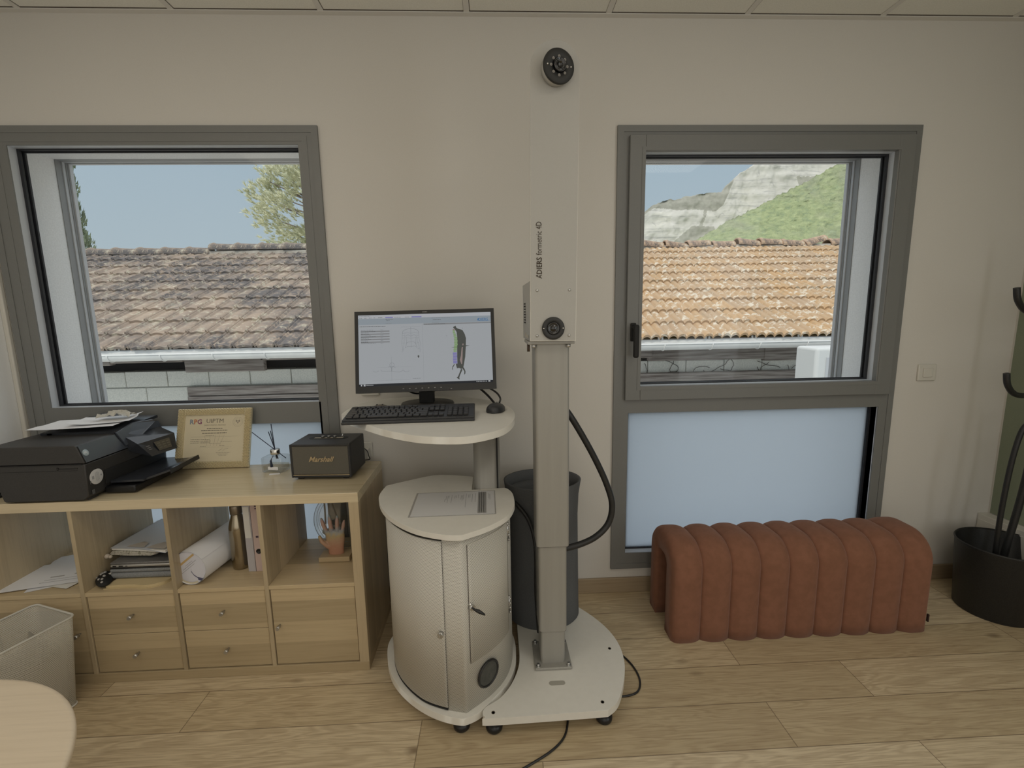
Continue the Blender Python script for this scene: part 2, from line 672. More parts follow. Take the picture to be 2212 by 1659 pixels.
# sage green panel painted/boarded on the right wall above the cable duct
mb = MB()
mb.box(XR - 0.004, XR, -4.2, -0.012, 0.365, ZC)
struct('trim_2', mb, GREEN, 'sage green painted field of the right wall')
mb = MB()
mb.box(XL - 0.2, XR + 0.2, YB - 0.2, 0.0, -0.06, 0)
struct('floor', mb, FLOOR)
# ceiling slab, tiles and grid
mb = MB()
mb.box(XL - 0.2, XR + 0.2, YB - 0.2, 0.0, ZC + 0.012, ZC + 0.20)
gx0, gp = -0.147 - 0.6045 * 3, 0.6045
x = gx0
while x < XR:
    mb.box(max(x + 0.013, XL), min(x + gp - 0.013, XR), -0.60, -0.030, ZC + 0.004, ZC + 0.012, 0)
    y = -0.63
    while y > YB:
        mb.box(max(x + 0.013, XL), min(x + gp - 0.013, XR), max(y - 0.57, YB), y, ZC + 0.004, ZC + 0.012, 0)
        y -= 0.6
    x += gp
struct('ceiling', mb, [CEIL])
mb = MB()
x = gx0
while x < XR:
    if x > XL:
        mb.box(x - 0.012, x + 0.012, YB, -0.026, ZC + 0.001, ZC + 0.0055, 0)
        mb.box(x + 0.0125, x + 0.0145, YB, -0.026, ZC + 0.003, ZC + 0.005, 1)
    x += gp
y = -0.615
while y > YB:
    mb.box(XL, XR, y - 0.012, y + 0.012, ZC + 0.0005, ZC + 0.005, 0)
    y -= 0.6
mb.box(XL, XR, -0.026, 0, ZC - 0.002, ZC + 0.006, 0)
mb.box(XL, XR, -0.029, -0.026, ZC + 0.002, ZC + 0.006, 1)
struct('trim_3', mb, [CEIL_GRID, GAP], 'pale metal grid and wall angle of the tiled ceiling')
# baseboards and the white duct of the right wall
mb = MB()
mb.box(XL, -0.0, -0.013, 0, 0, 0.080, bev=0.003)
mb.box(0.0, XR - 0.065, -0.013, 0, 0, 0.080, bev=0.003)
struct('baseboard_back', mb, BASEB, 'oak baseboard under the windows')
mb = MB()
mb.box(XR - 0.058, XR, YB, -0.001, 0.0, 0.362, bev=0.004)
mb.box(XR - 0.061, XR - 0.058, YB, -0.01, 0.06, 0.335, bev=0.001)
struct('baseboard_right', mb, PVC, 'white boxed duct along the right wall')
mb = MB()
mb.box(XL, XL + 0.013, YB, -0.02, 0, 0.08, bev=0.003)
struct('baseboard_left', mb, BASEB)
mb = MB()
mb.box(XL, XL + 0.020, -0.020, 0, 0.08, ZC - 0.002, bev=0.005)
struct('trim_1', mb, PVC, 'thin pale corner bead beside the left window')


# ------------------------------------------------------------------ windows
def ring(mb, x0, x1, z0, z1, w, y0, y1, mi=0, ws=None, bev=0.0):
    """rectangular frame, w = member widths (left,right,bottom,top)"""
    l, r, b, t = w if isinstance(w, tuple) else (w,) * 4
    mb.box(x0, x0 + l, y0, y1, z0, z1, mi, bev, 1)
    mb.box(x1 - r, x1, y0, y1, z0, z1, mi, bev, 1)
    mb.box(x0 + l, x1 - r, y0, y1, z1 - t, z1, mi, bev, 1)
    mb.box(x0 + l, x1 - r, y0, y1, z0, z0 + b, mi, bev, 1)


def glazing(root, x0, x1, z0, z1, yg, frost=False):
    """pane with black gasket and an inner bead in a painted daylight tone around an opening x0..x1, z0..z1"""
    g = MB()
    ring(g, x0 - 0.002, x1 + 0.002, z0 - 0.002, z1 + 0.002, 0.003, -0.004, yg - 0.014)
    build('glazing_bead', g, ALU_IN, root)
    g = MB()
    ring(g, x0 - 0.001, x1 + 0.001, z0 - 0.001, z1 + 0.001, (0.014, 0.014, 0.008, 0.009), yg - 0.014, yg - 0.004)
    ring(g, x0, x1, z0, z1, (0.018, 0.018, 0.010, 0.012), yg + 0.004, yg + 0.012)
    build('gasket', g, RUB, root)
    g = MB()
    g.box(x0 - 0.002, x1 + 0.002, yg - 0.003, yg + 0.003, z0 - 0.002, z1 + 0.002)
    build('frosted_pane' if frost else 'glass_pane', g, FROST if frost else GLASS, root)


# window 1: fixed light over a frosted light
w1 = empty('window_1', (0, 0, 0))
w1['kind'] = 'structure'
w1['label'] = 'left grey window, partly behind the shelving unit'
x0, x1, z0, z1 = W1
mb = MB()
ux0, ux1, uz0, uz1 = -1.507, -0.290, 1.043, 2.181
lx0, lx1, lz0, lz1 = -1.507, -0.282, 0.215, 0.945
ring(mb, x0, x1, z0, z1, (x0 * -1 + ux0, x1 - ux1, lz0 - z0, z1 - uz1), -0.010, 0.075)
mb.box(ux0, ux1, -0.010, 0.075, lz1, uz0)
mb.box(ux1, lx1, -0.010, 0.075, lz0, uz0)
# raised outer lip lines
ring(mb, x0 + 0.0, x1, z0, z1, 0.028, -0.013, -0.010)
ring(mb, x0 + 0.048, x1 - 0.048, z0 + 0.042, z1 - 0.042, 0.022, -0.0115, -0.010)
build('frame', mb, ALU, w1)
glazing(w1, ux0, ux1, uz0, uz1, 0.045)
glazing(w1, lx0, lx1, lz0, lz1, 0.045, True)

# window 2: opening sash over a frosted light
w2 = empty('window_2', (0, 0, 0))
w2['kind'] = 'structure'
w2['label'] = 'right grey window with handle above the bench'
x0, x1, z0, z1 = W2
sx0, sx1, sz0, sz1 = 1.166, 2.484, 1.014, 2.212
ux0, ux1, uz0, uz1 = 1.238, 2.408, 1.082, 2.146
lx0, lx1, lz0, lz1 = 1.187, 2.452, 0.215, 0.948
mb = MB()
ring(mb, x0, x1, z0, z1, (lx0 - x0, x1 - lx1, lz0 - z0, 0.075), -0.010, 0.075)
mb.box(lx0, lx1, -0.010, 0.075, lz1, 1.035)
ring(mb, x0, x1, z0, z1, 0.028, -0.013, -0.010)
build('frame', mb, ALU, w2)
mb = MB()
ring(mb, sx0, sx1, sz0, sz1, (ux0 - sx0, sx1 - ux1, uz0 - sz0, sz1 - uz1), -0.030, 0.060, bev=0.002)
ring(mb, sx0 + 0.055, sx1 - 0.055, sz0 + 0.05, sz1 - 0.05, 0.016, -0.032, -0.030)
sash = build('sash', mb, ALU, w2)
glazing(w2, ux0, ux1, uz0, uz1, 0.040)
glazing(w2, lx0, lx1, lz0, lz1, 0.045, True)
mb = MB()
hx = 1.196
mb.box(hx - 0.014, hx + 0.014, -0.040, -0.030, 1.300, 1.385, bev=0.006)
mb.cyl((hx, -0.030, 1.365), (hx, -0.075, 1.365), 0.011)
mb.box(hx - 0.010, hx + 0.016, -0.084, -0.066, 1.225, 1.378, bev=0.008, seg=3)
build('window_handle', mb, BLACK_M, w2)

# exterior rolling-shutter guides in the reveals (aluminium)
for O, lab in ((O1, 'left'), (O2, 'right')):
    mb = MB()
    ring(mb, O[0], O[1], O[2], O[3], (0.004, 0.004, 0.02, 0.001), 0.250, 0.282, 0)
    ring(mb, O[0], O[1], O[2], O[3], (0.009, 0.009, 0.02, 0.002), 0.282, 0.296, 1)
    ring(mb, O[0], O[1], O[2], O[3], (0.013, 0.013, 0.02, 0.003), 0.296, 0.306, 0)
    ring(mb, O[0], O[1], O[2], O[3], (0.020, 0.020, 0.02, 0.005), 0.306, 0.325, 1)
    t = struct('trim_4' if lab == 'left' else 'trim_5', mb, [GUIDE_D, GUIDE], 'aluminium shutter guides outside the %s window' % lab)

# light switch, wall socket
sw = empty('light_switch', (2.685, 0, 1.114))
tag(sw, 'square white light switch on cream wall right of the right window', 'light switch')
mb = MB()
mb.box(-0.046, 0.046, -0.011, 0, -0.041, 0.041, bev=0.004)
build('cover_plate', mb, PVC, sw)
mb = MB()
mb.box(-0.024, 0.024, -0.016, -0.011, -0.022, 0.022, bev=0.002)
build('rocker', mb, PVC, sw)
so = empty('wall_socket', (-0.05, 0, 1.108))
tag(so, 'white wall socket on cream wall just behind lower left of the monitor', 'socket')
mb = MB()
mb.box(-0.042, 0.042, -0.012, 0, -0.042, 0.042, bev=0.004)
build('cover_plate', mb, PVC, so)
mb = MB()
mb.lathe([(0.02, 0), (0.02, 0.002), (0.017, 0.002), (0.017, 0.0008), (0, 0.0008)], n=24, M=Matrix.Translation((0, -0.0122, 0)) @ Matrix.Rotation(PI / 2, 4, 'X'))
build('socket_well', mb, PVC, so)


# ================================================================== OUTDOORS
def tile_mat(name, c_main, c_var, c_lich, c_dark, lich, dark):
    m = mat(name, c_main, 0.85, spec=0.2)
    t = NT(m)
    v = t.coord()
    sp = t.n('ShaderNodeSeparateXYZ')
    t.l(v, sp.inputs[0])
    # one tone per tile (0.23 wide, 0.33 along the slope)
    k = t.math('ADD', t.math('MULTIPLY', t.math('FLOOR', t.math('DIVIDE', sp.outputs['X'], 0.23)), 3.7),
               t.math('MULTIPLY', t.math('FLOOR', t.math('DIVIDE', t.math('SUBTRACT', sp.outputs['Y'], 3.15), 0.3289)), 11.3))
    w = t.n('ShaderNodeTexWhiteNoise', noise_dimensions='1D')
    t.l(k, w.inputs['W'])
    base = t.mix(w.outputs['Value'], c_main, c_var)
    n1 = t.noise(v, 9, 6, 0.7, 0.6)
    n2 = t.noise(v, 0.9, 4, 0.6)
    n3 = t.noise(t.coord((1, 1, 1), loc=(3, 9, 1)), 11, 7, 0.78, 0.6)
    a = t.mix(t.ramp(n1, [(lich, (0, 0, 0)), (lich + 0.07, (0.9, 0.9, 0.9))]), base, c_lich)
    dk = t.math('MULTIPLY', t.ramp(n2, [(0.38, (0, 0, 0)), (0.56, (0.95, 0.95, 0.95))]), t.ramp(n3, [(dark, (0, 0, 0)), (dark + 0.12, (1, 1, 1))]))
    b = t.mix(dk, a, c_dark)
    t.l(b, t.b.inputs['Base Color'])
    t.bump(n1, 0.3, 0.01)
    return m


TILE_L = tile_mat('lichen_greyed_clay', (0.40, 0.315, 0.245), (0.30, 0.24, 0.195), (0.52, 0.47, 0.37), (0.125, 0.118, 0.12), 0.53, 0.40)
TILE_R = tile_mat('orange_clay', (0.50, 0.335, 0.19), (0.45, 0.33, 0.225), (0.68, 0.62, 0.52), (0.27, 0.23, 0.16), 0.53, 0.54)
MOSS = noisy('mossy_shadow_gap', (0.20, 0.15, 0.07), (0.32, 0.27, 0.10), 12, 0.9)
ZINC = noisy('zinc_gutter', (0.72, 0.73, 0.73), (0.80, 0.81, 0.80), 6, 0.5)
BLOCKM = noisy('concrete_block', (0.64, 0.64, 0.59), (0.78, 0.77, 0.71), 60, 0.95, 0.5, 0.004, 6, spec=0.1)
OLDWOOD = noisy('weathered_timber', (0.19, 0.16, 0.145), (0.42, 0.38, 0.35), 3.5, 0.9, 0.4, 0.01, 7, (0.6, 8, 12), spec=0.1)
GRAVEL = noisy('pale_gravel', (0.55, 0.54, 0.51), (0.75, 0.74, 0.70), 40, 0.95, 0.6, 0.01, 6)
LOFT_SHADE = mat('loft_shade_panels', (0.03, 0.028, 0.03), 0.9)  # near-black panels: shade of the open loft put into the colour

mb = MB()
mb.box(-60, 80, 0.41, 60, -0.5, -0.42)
struct('floor_outside', mb, GRAVEL, 'pale gravel yard')

ob = empty('outbuilding', (0, 3.6, -0.42))
tag(ob, 'low block outbuilding with a long clay tile roof seen through both windows', 'building')
SL = math.radians(24)
cs, sn = math.cos(SL), math.sin(SL)
Y0, Z0, G, NR = 3.15, 1.125, 0.36, 10


def roof_section(name, xa, xb, prof, pitch, per, material):
    """courses of interlocking tiles; prof(t) = height over one tile 0..1"""
    mb = MB()
    step = pitch / per
    nx = int((xb - xa) / step)
    for k in range(NR):
        top, low, side = [], [], []
        for i in range(nx + 1):
            x = xa + i * step
            tt = ((i % per) / per)
            tile = i // per
            rj = noise.noise(Vector((tile * 1.7 + 0.3, k * 2.3, 5.0)))
            h = prof(tt) + 0.006 * rj
            lip = 0.012 * noise.noise(Vector((tile * 0.9, k * 1.9, 1.0)))
            s0 = k * G - 0.05 + lip
            s1 = (k + 1) * G
            def P(s, hh):
                return (x, Y0 + s * cs - hh * sn, Z0 + s * sn + hh * cs)
            low.append(P(s0, h + 0.004))
            side.append(P(s0, h + 0.034))
            top.append(P(s1, h + 0.004))
        mb.grid([low, side], smooth=False)
        mb.grid([side, top], smooth=True)
    return build(name, mb, material, ob, world=True)


def prof_l(t):
    # flat interlocking tile: wide shallow roll, raised double rib at the joint
    h = 0.014 * math.sin(PI * min(1, t / 0.70)) ** 2
    if 0.74 < t < 0.86:
        h += 0.034 * math.sin(PI * (t - 0.74) / 0.12)
    elif 0.88 < t:
        h += 0.024 * math.sin(PI * (t - 0.88) / 0.12)
    return h


def prof_r(t):
    u = (t * 2) % 1.0
    return 0.042 * (math.sin(PI * u)) ** 0.62


roof_section('roof_tiles', -9.0, 0.80, prof_l, 0.23, 25, TILE_L)['label'] = 'greyed flat ribbed tiles with dark lichen'
roof_section('roof_tiles', 0.80, 10.0, prof_r, 0.21, 14, TILE_R)['label'] = 'sunlit orange wavy tiles with white lichen'
# under roof board (keeps light out) and rear slope
mb = MB()
yR, zR = Y0 + NR * G * cs, Z0 + NR * G * sn
mb.face([(-9, Y0, Z0 - 0.01), (10, Y0, Z0 - 0.01), (10, yR, zR - 0.01), (-9, yR, zR - 0.01)])
mb.face([(-9, Y0, Z0 - 0.05), (10, Y0, Z0 - 0.05), (10, yR, zR - 0.05), (-9, yR, zR - 0.05)])
mb.face([(-9, yR, zR - 0.01), (10, yR, zR - 0.01), (10, yR + 3.2, Z0), (-9, yR + 3.2, Z0)])
build('roof_deck', mb, MOSS, ob, world=True)
# ridge tiles
TILE_E = tile_mat('ridge_clay', (0.46, 0.32, 0.24), (0.55, 0.40, 0.26), (0.60, 0.55, 0.45), (0.14, 0.12, 0.11), 0.58, 0.45)
rows_x = -9.0
rr = random.Random(3)
while rows_x < 9.9:
    ln = 0.42
    mb = MB()
    right = rows_x > 0.8
    lift = 0.0
    tiltz = 0.0
    if right:
        lift = rr.uniform(-0.01, 0.045)
        tiltz = rr.uniform(-0.10, 0.10)
        if 6.2 < rows_x < 6.8:
            tiltz, lift = 0.28, 0.06
    elif rows_x > -4.6 and rows_x < -3:
        lift = 0.06
    R0, R1 = 0.125, 0.105
    rws = []
    for (xx, rad) in ((0, R0), (0.05, R0 + 0.012), (0.06, R0 - 0.002), (ln, R1)):
        rws.append([(xx - ln / 2, math.cos(a) * rad * 1.15, math.sin(a) * rad) for a in [PI * q / 10 for q in range(11)]])
    for dr in (0.0,):
        mb.grid(rws)
        mb.grid([[(p[0], p[1] * 0.85, p[2] * 0.85) for p in r] for r in rws], flip=True)
        mb.grid([rws[0], [(p[0], p[1] * 0.85, p[2] * 0.85) for p in rws[0]]], smooth=False)
        mb.grid([rws[-1], [(p[0], p[1] * 0.85, p[2] * 0.85) for p in rws[-1]]], smooth=False)
    o = build('ridge_tile', mb, TILE_E if right else TILE_L, ob)
    o.location = Vector((rows_x + ln / 2, yR, zR - 0.015 + lift)) - ob.location
    o.rotation_euler = (0, -tiltz, rr.uniform(-0.03, 0.03) if right else 0)
    rows_x += ln * (1.0 if not right else rr.uniform(0.95, 1.12))
# mortar bed below ridge tiles
mb = MB()
mb.box(-9, 10, yR - 0.11, yR + 0.11, zR - 0.06, zR + 0.035, bev=0.02)
build('ridge_mortar', mb, noisy('old_mortar', (0.42, 0.38, 0.33), (0.56, 0.52, 0.46), 12, 0.95, 0.4, 0.01), ob, world=True)
# fascia, gutter, brackets
mb = MB()
mb.box(-9, 10, Y0 - 0.01, Y0 + 0.015, 1.035, 1.118)
build('fascia_board', mb, OLDWOOD, ob, world=True)
mb = MB()
gy, gz, gr = Y0 - 0.090, 1.062, 0.072
rows = []
for xx in (-9, 10):
    o_ = [(xx, gy + math.cos(a) * gr, gz + math.sin(a) * gr) for a in [PI + PI * q / 14 for q in range(15)]]
    i_ = [(xx, gy + math.cos(a) * (gr - 0.004), gz + math.sin(a) * (gr - 0.004)) for a in [2 * PI - PI * q / 14 for q in range(15)]]
    rows.append(o_ + i_)
mb.grid(rows, close_v=True)
mb.tube([(-9, gy - gr, gz + 0.002), (10, gy - gr, gz + 0.002)], 0.009, 8)
mb.box(-9, 10, gy + gr - 0.003, gy + gr + 0.003, gz - 0.01, gz + 0.045)
build('gutter', mb, ZINC, ob, world=True)
for i in range(30):
    bx = -8.7 + i * 0.56
    if bx > 9.5:
        break
    mb = MB()
    mb.tube([(bx, gy + math.cos(a) * (gr + 0.003), gz + math.sin(a) * (gr + 0.003)) for a in [PI + PI * q / 10 for q in range(11)]], 0.007, 6)
    mb.box(bx - 0.03, bx - 0.008, gy + gr + 0.002, gy + gr + 0.010, gz + 0.035, gz + 0.075)
    mb.box(bx + 0.012, bx + 0.034, gy + gr + 0.002, gy + gr + 0.010, gz + 0.035, gz + 0.075)
    if -5.6 < bx < -1 or 2 < bx < 6.2:
        build('gutter_bracket', mb, ZINC, ob, world=True)
# block wall
rr = random.Random(11)
mb = MB()
z = 0.815
row = 0
while z > -0.42:
    x = -9.0 + (0.25 if row % 2 else 0.02)
    while x < 9.5:
        mb.box(x + 0.004, x + 0.496, 3.60 + rr.uniform(0, 0.006), 3.78, z - 0.190, z - rr.uniform(0.002, 0.008), bev=0.006, seg=1)
        x += 0.5
    z -= 0.2
    row += 1
mb.box(-9, 9.5, 3.64, 3.75, -0.42, 0.79, 0)
build('block_wall', mb, BLOCKM, ob, world=True)
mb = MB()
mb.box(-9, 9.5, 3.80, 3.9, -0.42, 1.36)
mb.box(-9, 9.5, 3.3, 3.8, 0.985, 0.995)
build('loft_shade_panels', mb, LOFT_SHADE, ob, world=True)
# beams
for (xa, xb, za, zb, ya) in ((-9.0, -4.05, 0.905, 0.985, 3.50), (-4.05, -3.2, 0.93, 0.985, 3.50), (-3.2, -2.25, 0.80, 0.975, 3.52), (-2.3, 1.0, 0.93, 0.985, 3.52),
                             (-3.22, 0.9, 0.505, 0.615, 3.545), (-3.22, 0.9, 0.36, 0.500, 3.53),
                             (1.0, 2.55, 0.86, 0.975, 3.5), (2.5, 4.6, 0.815, 0.965, 3.53), (4.0, 4.9, 0.79, 0.97, 3.52), (4.9, 8.0, 0.88, 0.97, 3.5), (1.0, 5.0, 0.52, 0.66, 3.54), (1.0, 5.0, 0.34, 0.515, 3.53)):
    mb = MB()
    mb.box(xa, xb - 0.01, ya, 3.60, za, zb, bev=0.008, seg=2)
    build('timber_beam', mb, OLDWOOD, ob, world=True)
# a few dry vines on the right blocks
mb = MB()
rr = random.Random(5)
for i in range(34):
    x, z = rr.uniform(2.4, 5.6), rr.uniform(0.45, 0.7)
    pts = [(x, 3.592, z)]
    a = rr.uniform(0, PI)
    for j in range(7):
        a += rr.uniform(-0.6, 0.6)
        x += math.cos(a) * 0.05
        z += math.sin(a) * 0.03
        pts.append((x, 3.590, max(0.4, min(0.81, z))))
    mb.tube(pts, 0.0035, 4)
vi = build('dry_vine', mb, mat('dry_stem', (0.10, 0.085, 0.075), 0.9), ob, world=True)
vi['kind'] = 'stuff'

# heat pump / AC box by the right window
ac = empty('outdoor_unit', (4.07, 2.2, -0.42))
tag(ac, 'white outdoor air conditioning casing at the lower right of the right window', 'air conditioner')
mb = MB()
mb.box(-0.35, 0.45, 0, 0.32, 0.0, 1.475, bev=0.03, seg=3)
build('casing', mb, mat('white_casing', (0.66, 0.68, 0.68), 0.5), ac)
mb = MB()
mb.box(-0.25, -0.05, -0.006, 0.0, 1.05, 1.38, bev=0.002, seg=1)
mb.box(-0.20, -0.18, -0.012, -0.006, 1.10, 1.2)
build('access_cover', mb, GUIDE, ac)

# ------------------------------------------------------------------ trees
def leafmat(name, a, b, scale=3):
    m = mat(name, a, 0.7, spec=0.2)
    t = NT(m)
    f = t.noise(t.coord(), scale, 3, 0.6)
    t.l(t.ramp(f, [(0.35, a), (0.65, b)]), t.b.inputs['Base Color'])
    m.node_tree.nodes['Principled BSDF'].inputs['Transmission Weight'].default_value = 0.0
    return m


BARK = noisy('bark', (0.16, 0.13, 0.11), (0.26, 0.22, 0.19), 6, 0.9, 0.5, 0.02)
PINE_M = leafmat('pine_needles', (0.62, 0.63, 0.44), (0.88, 0.87, 0.66), 1.5)
CYP_M = leafmat('cypress_foliage', (0.17, 0.20, 0.14), (0.33, 0.38, 0.25), 2.5)

pine = empty('pine_tree', (-3.95, 14.0, -0.42))
tag(pine, 'broad pale green pine behind the roof in the left window', 'tree')
rr = random.Random(21)
br = MB()
br.tube([(0, 0, 0), (0.1, 0, 2.0), (-0.05, 0.05, 4.0), (0.05, 0, 6.5), (0, 0, 9.5)], [0.28, 0.24, 0.19, 0.13, 0.05], 10)
fl = MB()
LOBES = [(-1.25, 5.55, 2.00, 1.30, 5), (-0.75, 7.15, 1.75, 1.25, 4), (-0.3, 4.05, 2.75, 0.85, 4), (0.9, 6.0, 2.2, 2.7, 5), (0.6, 8.6, 1.6, 1.3, 2)]
picks = [k for k, l_ in enumerate(LOBES) for _ in range(l_[4])]
for i in range(900):
    lx_, lz_, ra_, rb_, _w = LOBES[picks[i % len(picks)]]
    while True:
        px, py, pz = rr.uniform(-1, 1), rr.uniform(-1, 1), rr.uniform(-1, 1)
        d = px * px + py * py + pz * pz
        if 0.30 < d < 1 and py < 0.5:
            break
    c = Vector((lx_ + px * ra_, py * 1.9, lz_ + pz * rb_))
    if i % 12 == 0:
        zb = max(2.5, c.z - 0.8)
        br.tube([(0, 0, zb), tuple(Vector((c.x * 0.5, c.y * 0.5, (zb + c.z) / 2 - 0.1))), tuple(c)], [0.055, 0.035, 0.012], 5)
    out = Vector((c.x, c.y - 0.3, (c.z - 4.6) * 0.7)).normalized()
    for j in range(6):
        c2 = c + Vector((rr.gauss(0, 0.15), rr.gauss(0, 0.15), rr.gauss(0, 0.08)))
        ax = (out + Vector((rr.uniform(-.6, .6), rr.uniform(-.6, .6), rr.uniform(0.0, .8)))).normalized()
        for q in range(20):
            dv = (ax + Vector((rr.uniform(-.8, .8), rr.uniform(-.8, .8), rr.uniform(-.6, .8)))).normalized()
            L = rr.uniform(0.09, 0.17)
            sd = dv.cross(Vector((rr.uniform(-1, 1), rr.uniform(-1, 1), rr.uniform(-1, 1)))).normalized() * 0.013
            b0 = c2 + ax * rr.uniform(0, 0.12)
            fl.face([b0 - sd, b0 + sd, b0 + dv * L])
build('trunk', br, BARK, pine)
o = build('foliage', fl, PINE_M, pine)

cyp = empty('cypress_tree', (-12.17, 12.0, -0.42))
tag(cyp, 'dark narrow cypress at the left edge of the left window', 'tree')
br = MB()
br.tube([(0, 0, 0), (0, 0, 3), (0, 0, 9)], [0.16, 0.13, 0.03], 8)
build('trunk', br, BARK, cyp)
fl = MB()
for i in range(20000):
    h = rr.uniform(0.5, 10.2)
    rad = 0.98 * (1 - ((h - 2.6) / 8.6) ** 2 * (1 if h > 2.6 else 0.6)) ** 0.75 if h < 11 else 0.05
    rad *= 1 + 0.10 * math.sin(h * 5) * math.cos(h * 3)
    a = rr.uniform(0, 2 * PI)
    r_ = rad * rr.uniform(0.72, 1.0)
    c = Vector((math.cos(a) * r_, math.sin(a) * r_, h))
    up = Vector((math.cos(a) * 0.35, math.sin(a) * 0.35, 1)).normalized()
    sd = up.cross(Vector((rr.uniform(-1, 1), rr.uniform(-1, 1), 0.1))).normalized() * rr.uniform(0.02, 0.035)
    fl.face([c - sd, c + sd, c + up * rr.uniform(0.08, 0.17)])
build('foliage', fl, CYP_M, cyp)

# ------------------------------------------------------------------ mountains
def interp(tab, x):
    if x <= tab[0][0]:
        return tab[0][1]
    for (a, b), (c, d) in zip(tab, tab[1:]):
        if x <= c:
            return b + (d - b) * (x - a) / (c - a)
    return tab[-1][1]


def rock_mat():
    m = mat('pale_hazed_limestone', (0.6, 0.57, 0.5), 0.95, spec=0.1)  # rock tones lightened: distance haze mixed into the colours
    t = NT(m)
    v = t.coord()
    strat = t.noise(t.coord((0.02, 0.02, 0.30)), 1.0, 6, 0.7, 0.8)
    big = t.noise(t.coord((0.02, 0.02, 0.035)), 1.0, 5, 0.6, 0.4)
    cr = t.noise(t.coord((0.09, 0.09, 0.05)), 1.0, 6, 0.7, 1.0)
    c = t.ramp(big, [(0.3, (0.56, 0.54, 0.50)), (0.55, (0.64, 0.62, 0.57)), (0.75, (0.68, 0.655, 0.57))])
    c = t.mix(t.ramp(strat, [(0.41, (0.65, 0.65, 0.65)), (0.45, (0, 0, 0))]), c, (0.42, 0.41, 0.39))
    c = t.mix(t.ramp(cr, [(0.33, (0.6, 0.6, 0.6)), (0.40, (0, 0, 0))]), c, (0.40, 0.39, 0.375))
    at = t.n('ShaderNodeAttribute', attribute_name='veg')
    vn = t.noise(t.coord((0.12, 0.12, 0.12)), 1.0, 5, 0.7)
    vc = t.ramp(vn, [(0.3, (0.33, 0.32, 0.28)), (0.7, (0.44, 0.43, 0.37))])
    f = t.math('ADD', at.outputs['Fac'], t.math('MULTIPLY', t.math('SUBTRACT', vn, 0.5), 1.2))
    c = t.mix(t.ramp(f, [(0.45, (0, 0, 0)), (0.55, (1, 1, 1))]), c, vc)
    t.l(c, t.b.inputs['Base Color'])
    t.bump(strat, 0.25, 2.0)
    return m


def terrain(name, tab, xa, xb, nx, nz, ybase, rec, z0, amp, freq, material, veg=None, seed=0.0, label='', ledge=0.0):
    verts, faces, vg = [], [], []
    for i in range(nx + 1):
        x = xa + (xb - xa) * i / nx
        ztop = interp(tab, x)
        for j in range(nz + 1):
            t = j / nz
            z = z0 + (ztop - z0) * t
            n1 = noise.fractal(Vector((x * freq, z * freq * 0.8, seed)), 0.9, 2.1, 6)
            n2 = noise.noise(Vector((x * 0.01, z * 0.09, seed + 4)))
            y = ybase + rec(t) * (z - z0) + n1 * amp * (1 if t < 1 else 0.4) + ledge * n2
            zz = z + (noise.fractal(Vector((x * freq * 3, seed, 3.3)), 1.0, 2.0, 4) * 2.0 if t > 0.9 else 0)
            # silhouette of cliff kept at its own distance: perspective-correct by construction
            verts.append((x, y, zz))
            vg.append(veg(x, z, t) if veg else 0.0)
    for i in range(nx):
        for j in range(nz):
            a = i * (nz + 1) + j
            faces.append((a, a + nz + 1, a + nz + 2, a + 1))
    # back flank so it is a solid hill, not a card
    base = len(verts)
    for i in range(nx + 1):
        p = verts[i * (nz + 1) + nz]
        verts.append((p[0], p[1] + 250, z0))
        vg.append(1.0)
    for i in range(nx):
        a = i * (nz + 1) + nz
        faces.append((a, a + nz + 1, base + i + 1, base + i))
    me = bpy.data.meshes.new(name)
    me.from_pydata(verts, [], faces)
    at = me.attributes.new('veg', 'FLOAT', 'POINT')
    at.data.foreach_set('value', vg)
    me.materials.append(material)
    for p in me.polygons:
        p.use_smooth = True
    me.update()
    o = bpy.data.objects.new(name, me)
    COL.objects.link(o)
    return o


ROCK = rock_mat()
tabA = [(120, 60), (200, 118), (228, 140), (240, 152), (256, 165), (275, 175), (290, 179), (297, 177), (330, 184), (350, 188), (372, 188.5), (380, 198), (392, 208), (407, 220), (450, 246), (520, 268), (700, 310)]


def vegA(x, z, t):
    top = interp(tabA, x)
    v = 0.0
    if x < 395:
        d = top - z
        lim = interp([(230, 2), (262, 6), (290, 17), (330, 24), (360, 32), (385, 12), (395, 3)], x)
        if d < lim:
            v = 0.9
    # dark wooded foot on the left cliff
    foot = interp([(255, 70), (285, 108), (320, 134), (352, 132), (362, 95)], x) if 255 < x < 362 else 0
    if z < foot:
        v = 0.75
    if abs((x - 340) - (z - 150) * 0.45) < 3 and z < 190:
        v = max(v, 0.6)
    if 500 < x < 560 and z < 215 and z > 170:
        v = 0.6
    return v


clf = terrain('mountain', tabA, 120, 700, 330, 130, 690, lambda t: 0.35, 0, 6.0, 0.03, ROCK, vegA, 2.0, ledge=2.5)
tag(clf, 'pale limestone cliff with brown scrub on top behind the right part of the roof', 'mountain')


def green_mat():
    m = mat('spring_forest_hazed', (0.3, 0.4, 0.15), 0.95, spec=0.1)  # greens paled to carry the distance haze in the colour
    t = NT(m)
    f = t.noise(t.coord((0.16, 0.16, 0.16)), 1.0, 6, 0.7, 0.3)
    g = t.noise(t.coord((0.022, 0.022, 0.022)), 1.0, 4, 0.6)
    c = t.ramp(f, [(0.33, (0.32, 0.39, 0.24)), (0.5, (0.44, 0.50, 0.27)), (0.68, (0.54, 0.59, 0.33))])
    c = t.mix(t.ramp(g, [(0.46, (0, 0, 0)), (0.66, (0.6, 0.6, 0.6))]), c, (0.42, 0.43, 0.32))
    t.l(c, t.b.inputs['Base Color'])
    t.bump(f, 1.0, 5.0)
    return m


